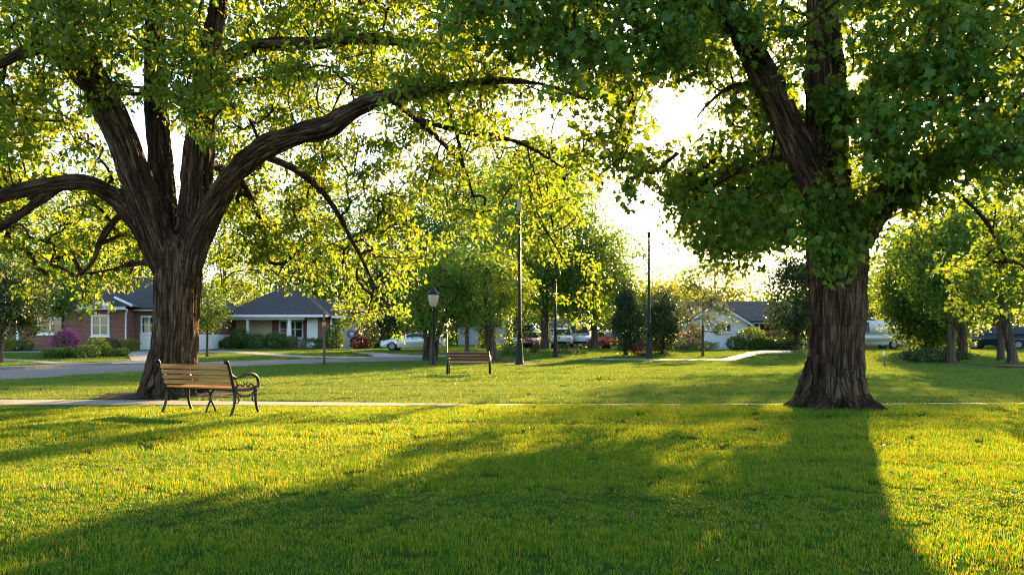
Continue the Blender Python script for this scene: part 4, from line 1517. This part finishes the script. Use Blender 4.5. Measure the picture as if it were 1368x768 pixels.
CARS = {
    'sedan': dict(L=4.5, W=1.76, r=.32, wx=(-1.38, 1.32), low=.26,
                  top=[(2.2, .62), (2.22, .86), (2.0, .93), (1.5, .96), (-.85, .93), (-1.7, .84), (-2.1, .72), (-2.24, .55)],
                  cab=[(1.85, .94), (1.05, 1.38), (.2, 1.43), (-.35, 1.38), (-1.1, .93)]),
    'coupe': dict(L=4.5, W=1.8, r=.33, wx=(-1.36, 1.34), low=.24,
                  top=[(2.15, .55), (2.2, .86), (1.9, .93), (1.4, .93), (-.6, .90), (-1.5, .82), (-2.05, .68), (-2.24, .5)],
                  cab=[(1.75, .92), (.9, 1.2), (.2, 1.25), (-.2, 1.2), (-.9, .90)]),
    'suv': dict(L=4.7, W=1.9, r=.38, wx=(-1.45, 1.4), low=.34,
                top=[(2.28, .7), (2.3, 1.05), (2.25, 1.12), (-.9, 1.10), (-1.9, 1.02), (-2.2, .9), (-2.32, .6)],
                cab=[(2.22, 1.12), (1.95, 1.66), (1.6, 1.74), (-.1, 1.74), (-.35, 1.70), (-1.15, 1.10)]),
    'van': dict(L=5.2, W=2.0, r=.36, wx=(-1.7, 1.55), low=.34,
                top=[(2.55, .6), (2.6, 1.2), (-1.5, 1.18), (-2.2, 1.05), (-2.5, .85), (-2.6, .55)],
                cab=[(2.58, 1.2), (2.5, 2.15), (2.3, 2.25), (-.7, 2.25), (-1.0, 2.18), (-1.75, 1.18)]),
    'pickup': dict(L=5.3, W=1.95, r=.39, wx=(-1.75, 1.6), low=.4,
                   top=[(2.6, .65), (2.62, 1.1), (-1.0, 1.10), (-2.2, 1.02), (-2.5, .9), (-2.62, .6)],
                   cab=[(.75, 1.1), (.6, 1.72), (.3, 1.8), (-.5, 1.78), (-1.25, 1.10)]),
}

def car(loc, rz, kind, paint, label, group=None, sz=1.0):
    d = CARS[kind]
    rt = empty('parked_car', loc, label, {'van': 'van', 'pickup': 'pickup', 'suv': 'SUV'}.get(kind, 'car'), group, rz)
    rt.scale = (sz, sz, sz)
    w = d['W'] / 2
    r = d['r']
    lw = d['low']
    x0, x1 = d['top'][-1][0], d['top'][0][0]
    bot = [(x0 + .06, lw + .05)] + arch(d['wx'][0], r * 1.18, lw) + arch(d['wx'][1], r * 1.18, lw) + [(x1 - .06, lw + .05)]
    poly = bot + d['top']
    bm = bmesh.new()
    a, b = prism(bm, poly, -w, w)
    for v in bm.verts:       # tumblehome and rounded nose
        k = max(0, abs(v.co.x) - abs(x1) * .72) / (abs(x1) * .28)
        v.co.y *= 1 - .12 * k * k - .05 * max(0, v.co.z - .6)
    bmesh.ops.bevel(bm, geom=[e for e in bm.edges if abs(e.verts[0].co.y - e.verts[1].co.y) < .2 and min(e.verts[0].co.z, e.verts[1].co.z) > lw + .2],
                    offset=.05, segments=2, affect='EDGES')
    obj('body', bm, paint, rt, True)
    rt_body = rt
    cab = d['cab']
    bm = bmesh.new()
    zb, zt = cab[0][1], max(p[1] for p in cab)
    prism(bm, cab, -w * .94, w * .94)
    for v in bm.verts:
        v.co.y *= 1 - .2 * (v.co.z - zb) / (zt - zb)
    bmesh.ops.bevel(bm, geom=[e for e in bm.edges if max(e.verts[0].co.z, e.verts[1].co.z) > zb + .1], offset=.035, segments=2, affect='EDGES')
    cb = obj('cabin', bm, paint, rt, True)
    # side glass and screens, set just proud of the cabin
    cxm = sum(p[0] for p in cab) / len(cab)
    zm = zb + (zt - zb) * .5
    for s in (-1, 1):
        bm = bmesh.new()
        pts = [(cxm + (p[0] - cxm) * .88, zm + (p[1] - zm) * .74) for p in cab]
        if kind == 'van':
            pts = [(min(q[0], -.3), q[1]) for q in pts]
        vs = []
        for q in pts:
            yy = w * .94 * (1 - .2 * (q[1] - zb) / (zt - zb)) + .008
            vs.append(bm.verts.new((q[0], s * yy, q[1])))
        bm.faces.new(vs)
        bmesh.ops.solidify(bm, geom=bm.faces[:], thickness=.006)
        obj('side_window', bm, M_GLASS, rt)
    for (pa, pb), nm in (((cab[-1], cab[-2]), 'windscreen'), ((cab[0], cab[1]), 'rear_window')):
        bm = bmesh.new()
        A = Vector((pa[0], 0, pa[1])); B = Vector((pb[0], 0, pb[1]))
        n = Vector((-(B.z - A.z), 0, (B.x - A.x)))
        n.normalize()
        if (n.x > 0) != (nm == 'rear_window'):
            n = -n
        qs = []
        for t, sg in ((.12, -1), (.12, 1), (.9, 1), (.9, -1)):
            P = A + (B - A) * t + n * .008
            yy = w * .94 * (1 - .2 * (P.z - zb) / (zt - zb)) * .88
            qs.append(bm.verts.new((P.x, sg * yy, P.z)))
        bm.faces.new(qs)
        bmesh.ops.solidify(bm, geom=bm.faces[:], thickness=.006)
        obj(nm, bm, M_GLASS, rt)
    for cx in d['wx']:
        for s in (-1, 1):
            bm = bmesh.new()
            prof = [(r * .62, -.10), (r * .94, -.10), (r, -.06), (r, .06), (r * .94, .10), (r * .62, .10)]
            M = Matrix.Translation((cx, s * (w - .11), r)) @ Matrix.Rotation(math.pi / 2, 4, 'X')
            lathe(bm, prof, seg=20)
            bmesh.ops.transform(bm, matrix=M, verts=bm.verts)
            wh = obj('wheel', bm, M_TYRE, rt, True)
            bm = bmesh.new()
            lathe(bm, [(r * .56, -.104), (r * .56, .104)], seg=18)
            for k in range(5):
                a = 2 * math.pi * k / 5
                box(bm, (math.cos(a) * r * .33, math.sin(a) * r * .33, -.104 * s), (r * .5, r * .12, .02), Matrix.Rotation(a, 3, 'Z'))
            bmesh.ops.transform(bm, matrix=M, verts=bm.verts)
            obj('rim', bm, M_RIM, wh)
    zl = d['top'][-2][1] - .04
    for s in (-1, 1):
        bm = bmesh.new()
        box(bm, (x0 + .10, s * w * .66, zl), (.16, .34, .13), Matrix.Rotation(-s * .25, 3, 'Z'), .03)
        obj('headlight', bm, mat_plain('headlight_glass', (.6, .62, .65), .12, spec=.8), rt, True)
        bm = bmesh.new()
        box(bm, (x1 - .06, s * w * .72, d['top'][1][1] - .10), (.12, .26, .14), None, .03)
        obj('tail_light', bm, mat_plain('red_lens', (.35, .015, .012), .2, spec=.7), rt, True)
        bm = bmesh.new()
        box(bm, (cab[-1][0] + .28, s * (w + .05), zb + .06), (.12, .16, .12), None, .03)
        obj('wing_mirror', bm, paint, rt, True)
    bm = bmesh.new()
    box(bm, (x0 + .03, 0, lw + .16), (.10, w * 1.5, .16), None, .03)
    obj('bumper', bm, M_TYRE, rt, True)
    return rt

# ------------------------------------------------------------------ build everything
ground()
left_tree()
right_tree()
near_bench()
far_bench()
tall_pole(694, 487, 262, .085, 'tall dark green lamp post with a beige slim head, nearest of the poles', 'slim')
tall_pole(867, 479, 309, .085, 'tall dark pole with a small cross arm at its top beside the evergreens', 'cross')
tall_pole(742, 477, 372, .075, 'thin dark pole standing in front of the tall park tree', 'plain')
globe_lamp()
small_posts()
brick_house()
tan_house()
white_house()
far_house(612, 676, 418, 436, 96, 'pale lilac-grey house glimpsed between the trunks behind the red bench', M_GREY_SIDING, M_SHINGLE, ((618, 626, 442, 452), (655, 664, 442, 452)))
far_house(716, 778, 424, 441, 92, 'grey house with a plain gable far behind the parked white cars', M_GREY_SIDING, M_SHINGLE2, ((722, 730, 446, 455), (764, 772, 446, 455)))
far_house(1150, 1250, 415, 437, 84, 'brick house mostly hidden behind the dense tree and the white van', M_BRICK, M_SHINGLE2, ((1160, 1170, 443, 455), (1225, 1236, 443, 455)))

def gl(px, Y):
    return Vector((XA(px, Y), Y, gzf(Y)))

# cars
P_WHITE = car_paint('white_car_paint', (.62, .64, .66))
P_RED = car_paint('crimson_car_paint', (.22, .012, .03))
P_PINK = car_paint('red_car_paint', (.45, .05, .05))
P_NAVY = car_paint('navy_car_paint', (.02, .03, .05))
P_BLACK = car_paint('black_car_paint', (.012, .013, .016))
P_SILVER = car_paint('silver_car_paint', (.38, .40, .42))
car(gl(553, 55), R(-4), 'coupe', P_WHITE, 'white low coupe parked behind the multi-stemmed tree')
car(gl(711, 66), R(78), 'sedan', P_RED, 'crimson car parked facing the lawn just right of the tall lamp post')
car(gl(704, 74), R(80), 'van', P_WHITE, 'white van parked directly behind the crimson car')
car(gl(737, 76), R(10), 'pickup', P_SILVER, 'silver pickup parked behind the thin dark pole')
car(gl(752, 70), R(84), 'suv', P_WHITE, 'white SUV parked just right of the thin dark pole')
car(gl(770, 72), R(95), 'van', P_WHITE, 'white van parked left of the dark evergreens, rightmost of the white ones')
car(gl(760.5, 80), R(88), 'sedan', P_PINK, 'bright red car squeezed between two white vehicles')
car(gl(810, 64), R(-74), 'sedan', P_PINK, 'red car with a low hood parked beside the left evergreen')
car(gl(1160, 62), R(0), 'van', P_WHITE, 'white panel van showing just right of the massive trunk')
car(gl(1330, 60), R(-28), 'suv', P_NAVY, 'dark navy SUV parked between the right-hand trunks', 'dark SUVs on the right')
car(gl(1311, 66), R(-28), 'suv', P_BLACK, 'black SUV half hidden behind the navy SUV', 'dark SUVs on the right')
car(gl(1283, 68), R(-15), 'sedan', P_SILVER, 'silver car peeking out between two slim trunks on the right')

# named park trees
park_tree(gl(0, 38), 5.2, 2.1, 2.0, 1.3, .12, 'dense dark green tree at the left picture edge before the brick house', LEAF_DARK, 170, 75, .16, 2)
park_tree(gl(84, 50), 6.0, 2.0, 1.9, 2.1, .10, 'small yellow-green tree with a thin dark trunk in front of the brick house', LEAF_MID, 120, 55, .17, 3)
park_tree(gl(277, 45), 4.1, 1.15, 1.1, 1.3, .07, 'slender young tree with a pale trunk between the two left houses', LEAF_MID, 70, 50, .13, 4)
park_tree(gl(575, 41), 5.6, 2.3, 2.2, 1.5, .13, 'multi-stemmed round tree behind the acorn lamp', LEAF_SUNLIT, 160, 52, .16, 5, stems=4, lean=.3)
park_tree(gl(657, 41.5), 5.9, 2.4, 2.2, 1.7, .25, 'round tree with a thick single trunk behind the red bench', LEAF_SUNLIT, 160, 52, .16, 6, lean=-.5)
park_tree(gl(624, 50), 6.5, 2.2, 2.0, 1.9, .13, 'slim trunked tree lit reddish, between the round tree and the thick trunk', LEAF_MID, 90, 55, .17, 7)
park_tree(gl(728, 60), 15.5, 4.6, 4.5, 2.0, .32, 'tall broad soft-green tree behind the lamp posts', LEAF_MID, 300, 85, .26, 8)
park_tree(gl(794, 60), 9.0, 3.2, 3.0, 1.8, .27, 'bushy tree with a dark stout trunk left of the evergreens', LEAF_MID, 170, 75, .22, 9)
park_tree(gl(828, 80), 12.6, 4.6, 4.0, 2.5, .30, 'tall airy tree rising against the white sky, leftmost behind the evergreens', LEAF_MID, 150, 45, .26, 10)
park_tree(gl(836, 47), 4.3, 1.25, 1.2, .15, .10, 'dark conical evergreen, left one of the pair by the cross-armed pole', LEAF_DARK, 150, 70, .13, 11, shape='cone', name='evergreen_tree')
park_tree(gl(886, 49), 4.0, 1.25, 1.2, .15, .10, 'dark bushy evergreen, right one of the pair by the cross-armed pole', LEAF_DARK, 140, 70, .13, 12, name='evergreen_tree')
park_tree(gl(880, 70), 6.4, 2.4, 2.2, 1.4, .16, 'sunlit yellow-green tree peeking over the pair of evergreens', LEAF_YEL, 120, 60, .2, 13)
park_tree(gl(955, 86), 10.2, 5.4, 4.5, 2.4, .28, 'wide golden-green tree rising behind the white gabled house', LEAF_YEL, 190, 60, .27, 14)
park_tree(gl(939, 46), 4.1, 1.75, 1.5, 1.1, .07, 'thin small tree with sparse grey-green leaves before the white gable', LEAF_GREY, 110, 40, .10, 15, cr=.36)
park_tree(gl(1064, 56), 7.2, 1.8, 1.9, .7, .18, 'dark tree standing at the porch end of the white house', LEAF_DARK, 170, 70, .18, 16)
park_tree(gl(1240, 52), 8.2, 3.0, 3.0, .4, .25, 'large dense dark green tree with foliage to the ground, right of the massive trunk', LEAF_R, 360, 110, .22, 17)
park_tree(gl(1271, 37.4), 7.8, 3.0, 2.6, 2.5, .165, 'slim straight-trunked tree above the low spreading juniper', LEAF_MID, 150, 70, .17, 18)
park_tree(gl(1286, 46), 8.6, 3.2, 3.0, 2.5, .24, 'tree with a flared grey trunk set back beside the slim one', LEAF_MID, 150, 70, .18, 19)
park_tree(gl(1337, 41), 8.0, 3.2, 2.8, 2.4, .165, 'straight tree just behind the leaning one at the right edge', LEAF_R, 150, 70, .17, 20)
park_tree(gl(1352, 37.2), 8.2, 3.4, 2.8, 2.4, .20, 'leaning forked tree on bare soil at the right picture edge', LEAF_MID, 160, 70, .17, 21, lean=-1.2)
park_tree(gl(420, 78), 18, 5.5, 5.0, 2.0, .35, 'big dark tree rising behind the tan house roof', LEAF_R, 220, 75, .27, 22)
park_tree(gl(300, 84), 19, 5.5, 5.0, 2.0, .35, 'big dark tree behind the gap between the brick and tan houses', LEAF_R, 220, 75, .27, 23)
park_tree(gl(505, 76), 8.0, 3.2, 3.0, .6, .25, 'dark blue-green tree behind the white coupe', LEAF_DARK, 180, 70, .22, 24)
park_tree(gl(545, 92), 19, 6.2, 5.5, 2.0, .3, 'tall bright green tree far behind the acorn lamp', LEAF_MID, 280, 80, .34, 25)
park_tree(gl(640, 100), 24, 7.5, 6.0, 3.0, .35, 'tall rounded tree far behind the pale lilac-grey house', LEAF_MID, 300, 80, .36, 26)
park_tree(gl(140, 78), 17.0, 5.5, 5.0, 2.0, .3, 'broad tree rising behind the brick house roof', LEAF_MID, 240, 80, .3, 27)
park_tree(gl(15, 80), 18, 5.8, 5.0, 2.0, .3, 'tall green tree behind the left end of the brick house', LEAF_R, 200, 70, .27, 28)
park_tree(gl(1130, 88), 11.0, 5.0, 4.5, 1.5, .3, 'green tree far behind the massive trunk', LEAF_MID, 180, 65, .28, 29)
park_tree(gl(1330, 82), 12.0, 6.0, 5.0, 1.5, .3, 'broad dark tree behind the parked SUVs', LEAF_R, 200, 70, .28, 30)

park_tree(gl(1100, 45), 11.6, 4.4, 4.2, 6.2, .28, 'tall tree added behind the massive trunk to dapple the lawn, crown glimpsed through leaf gaps', LEAF_MID, 130, 60, .22, 31)  # added tree, hidden by the big crown, to throw dappled shade on the lawn

park_tree(gl(690, 72), 17.5, 4.5, 4.2, 3, .3, 'tall loose crowned tree between the lilac-grey house and the silver pickup', LEAF_MID, 220, 70, .28, 32)

def woodland():
    """the unbroken belt of trees beyond the houses"""
    rng = np.random.default_rng(44)
    cen = []
    for k in range(46):
        px = rng.uniform(-500, 1900)
        Y = rng.uniform(105, 150)
        h = rng.uniform(6, 10) if 740 < px < 1080 else rng.uniform(10, 15)
        r = rng.uniform(4, 7)
        m = 60
        d = unit(rng.normal(size=(m, 3))) * rng.uniform(.4, 1, (m, 1)) ** .5
        cen.append(np.stack([XA(px, Y) + d[:, 0] * r, Y + d[:, 1] * r * .7, .35 + h * .52 + d[:, 2] * h * .5], 1))
    n = 2400
    px = rng.uniform(-500, 1900, n)
    Y = rng.uniform(101, 112, n)
    cen.append(np.stack([XA(px, Y), Y, gzf(105) + rng.uniform(.3, 6.5, n)], 1))
    cen = np.vstack(cen)
    V, l, t = spray(cen, 1.7, 38, .5, rng, DIAMOND, .8)
    o = link('woodland', np_mesh('woodland', V, l, t), LEAF_MID)
    tag(o, 'far belt of leafy trees closing the view beyond the houses', 'woodland', kind='stuff')
woodland()

# shrubs
g1 = 'clipped shrubs along the tan house'
for i, (px, rx, h, lab) in enumerate(((283, .9, .9, 'low dark shrub at the left corner of the tan house'), (309, .85, 1.0, 'dark shrub left of the porch, second along the tan house'),
                                      (320, .75, 1.75, 'taller round shrub by the left porch post of the tan house'), (341, 1.0, 1.25, 'broad rounded shrub before the red shutter'),
                                      (368, .95, 1.35, 'leafy light green shrub just left of the brick pedestal'))):
    shrub(gl(px, 60.4 - .2 * (i % 2)), rx, .7, h, lab, LEAF_SHRUB, 1500, .13, 50 + i, g1)
shrub(gl(400, 60.2), 1.75, .6, .85, 'clipped box hedge in front of the brick pedestal', LEAF_SHRUB, 2600, .12, 57, None, 'hedge', True, cat='hedge')
shrub(gl(446, 60.4), .8, .75, 1.65, 'round green shrub before the dark opening of the tan house', LEAF_SHRUB, 1800, .13, 58)
shrub(gl(490, 60), 1.0, .8, 2.6, 'tall dark green bush right of the red one', LEAF_DARK, 1800, .14, 98)
shrub(gl(480, 59), .75, .7, 1.1, 'dark red bush right of the blue door', LEAF_RED, 1200, .13, 59)
shrub(gl(88, 46), .8, .6, 1.6, 'purple flowering bush before the brick house', LEAF_SHRUB, 1600, .11, 60, flowers=FLOWER_PURPLE)
g2 = 'low plants in the bed before the brick house'
for i, (px, Y, rx, h, lab) in enumerate(((75, 44, .9, .55, 'low dark plant below the purple bush, left in its bed'), (95, 44.5, .9, .6, 'dark spreading plant under the purple bush'),
                                         (115, 44, .8, .75, 'mounded plant beside the pale boulder'), (130, 46, .8, 1.1, 'light green leafy plant right of the pale boulder'),
                                         (152, 46, 1.0, .5, 'low flat hedge plant near the driveway corner'))):
    shrub(gl(px, Y), rx, .6, h, lab, LEAF_SHRUB if i != 3 else LEAF_YEL, 900, .12, 70 + i, g2)
shrub(gl(175, 53.5), .6, .5, .9, 'spiky plant at the foot of the downspout', LEAF_YEL, 600, .13, 76)
shrub(gl(146, 54), .8, .5, .9, 'dark shrub under the white trimmed front window', LEAF_SHRUB, 800, .12, 79)
shrub(gl(5, 53), .9, .6, 1.2, 'bright green shrub by the white porch post at the left edge', LEAF_YEL, 900, .12, 77)
shrub(gl(26, 54), 1.1, .6, .8, 'dark low shrub under the left window of the brick house', LEAF_SHRUB, 900, .12, 78)
g3 = 'bushes before the white gabled house'
shrub(gl(1003, 58), 1.15, 1.0, 1.75, 'big clipped dome bush at the brick porch wing', LEAF_SHRUB, 2200, .12, 80, g3)
for i, (px, rx, h, lab) in enumerate(((984, .75, 1.05, 'small round bush at the corner of the white wall'), (1020, 1.1, 1.0, 'low bush just right of the dome bush'),
                                      (1038, 1.2, .95, 'low dark bush under the pink flowers'), (1056, 1.0, .9, 'low bush by the far end of the garden walk'))):
    shrub(gl(px, 57.5), rx, .7, h, lab, LEAF_SHRUB, 1200, .12, 81 + i, g3)
shrub(gl(1034, 60), 1.3, .7, 1.45, 'dusty pink flowering bush in front of the porch', LEAF_SHRUB, 1200, .12, 86, flowers=FLOWER_PINK)
shrub(gl(1058, 59), .6, .5, 1.5, 'orange flowering bush beside the dark porch tree', LEAF_SHRUB, 800, .12, 87, flowers=FLOWER_ORANGE)
shrub(gl(927, 59), .6, .5, 1.9, 'tall scarlet flowering bush by the left wall of the white house', LEAF_SHRUB, 900, .12, 88, flowers=FLOWER_ORANGE)
shrub(gl(934, 57), 1.4, .7, .7, 'yellow-green low planting at the foot of the white wall', LEAF_YEL, 1300, .11, 89)
shrub(gl(958, 58.5), .4, .35, .55, 'small dark red plant beside the white boulder', LEAF_RED, 400, .10, 90)
shrub(gl(906, 56), 1.2, .8, 1.3, 'pale flowered bush left of the scarlet one', LEAF_GREY, 1200, .12, 91, flowers=FLOWER_PINK)
shrub(gl(1248, 38.5), 1.75, 1.0, .75, 'low spreading juniper on the grass left of the slim trunk', LEAF_DARK, 2200, .11, 92, name='juniper')
shrub(gl(686, 47), .75, .6, .55, 'small clipped shrub left of the tall lamp post base', LEAF_SHRUB, 800, .10, 93)
shrub(gl(714, 50), .3, .3, .6, 'tiny round bush on the lawn before the crimson car', LEAF_DARK, 400, .09, 94)
shrub(gl(763, 49), .95, .5, .55, 'dark low hedge piece on the lawn right of the thin pole', LEAF_DARK, 900, .10, 95, None, 'hedge', True, cat='hedge')
shrub(gl(680, 66), 2.6, .8, 1.3, 'long green hedge behind the thick trunk', LEAF_SHRUB, 2600, .15, 96, None, 'hedge', True, cat='hedge')
shrub(gl(858, 46), .7, .6, .9, 'dark reddish bush between the two evergreens', LEAF_RED, 700, .11, 97)

def boulder(loc, rx, ry, h, label, seed):
    bm = bmesh.new()
    bmesh.ops.create_icosphere(bm, subdivisions=3, radius=1)
    P = np.array([v.co[:] for v in bm.verts])
    n = vnoise(P * 1.8 + seed * 5)
    for v, k in zip(bm.verts, n):
        s = .8 + .4 * k
        v.co = Vector((v.co.x * rx * s, v.co.y * ry * s, max(v.co.z * h * s, -.05)))
    o = obj('boulder', bm, M_STONE, None, True)
    o.location = loc
    tag(o, label, 'boulder')
boulder(gl(111, 47), .75, .5, .55, 'pale boulder in the flower bed before the brick house', 1)
boulder(gl(966, 58), .85, .5, .55, 'smooth white boulder at the foot of the white wall', 2)

grass()

# ------------------------------------------------------------------ light
AZ = math.atan2(1140 - CX, F)         # sun stands beyond the trees, right of the view axis
EL = R(16.5)
sun = bpy.data.lights.new('sun', 'SUN')
sun.energy = 5.0
sun.angle = R(.7)
sun.color = (1.0, .64, .27)
so = bpy.data.objects.new('sun', sun)
COL.objects.link(so)
d = Vector((-math.sin(AZ) * math.cos(EL), -math.cos(AZ) * math.cos(EL), -math.sin(EL)))
so.rotation_euler = d.to_track_quat('-Z', 'Y').to_euler()
so.location = (20, 40, 30)

w = bpy.data.worlds.new('World')
sc.world = w
w.use_nodes = True
nt = w.node_tree
sky = nt.nodes.new('ShaderNodeTexSky')
sky.sky_type = 'NISHITA'
sky.sun_disc = False
sky.sun_elevation = EL
sky.sun_rotation = AZ
sky.air_density = 1.0
sky.dust_density = 1.0
sky.ozone_density = 1.0
nt.links.new(sky.outputs[0], nt.nodes['Background'].inputs['Color'])
nt.nodes['Background'].inputs['Strength'].default_value = .085

cam = bpy.data.cameras.new('camera')
cam.sensor_width = 36
cam.lens = F / 1368 * 36
cam.shift_y = (HY - 384) / 1368
cam.clip_start = .05
cam.clip_end = 3000
co = bpy.data.objects.new('camera', cam)
co.location = (0, 0, EYE)
co.rotation_euler = (R(90), 0, 0)
COL.objects.link(co)
sc.camera = co

sc.view_settings.view_transform = 'Standard'
sc.view_settings.look = 'None'
sc.view_settings.gamma = 1
sc.view_settings.use_curve_mapping = False
sc.view_settings.exposure = 2.85
sc.render.engine = 'CYCLES'
cy = sc.cycles
cy.pixel_filter_type = 'BLACKMAN_HARRIS'
cy.filter_width = 1.15
cy.use_denoising = True
cy.max_bounces = 7
cy.diffuse_bounces = 4
cy.transmission_bounces = 4
cy.sample_clamp_indirect = 6
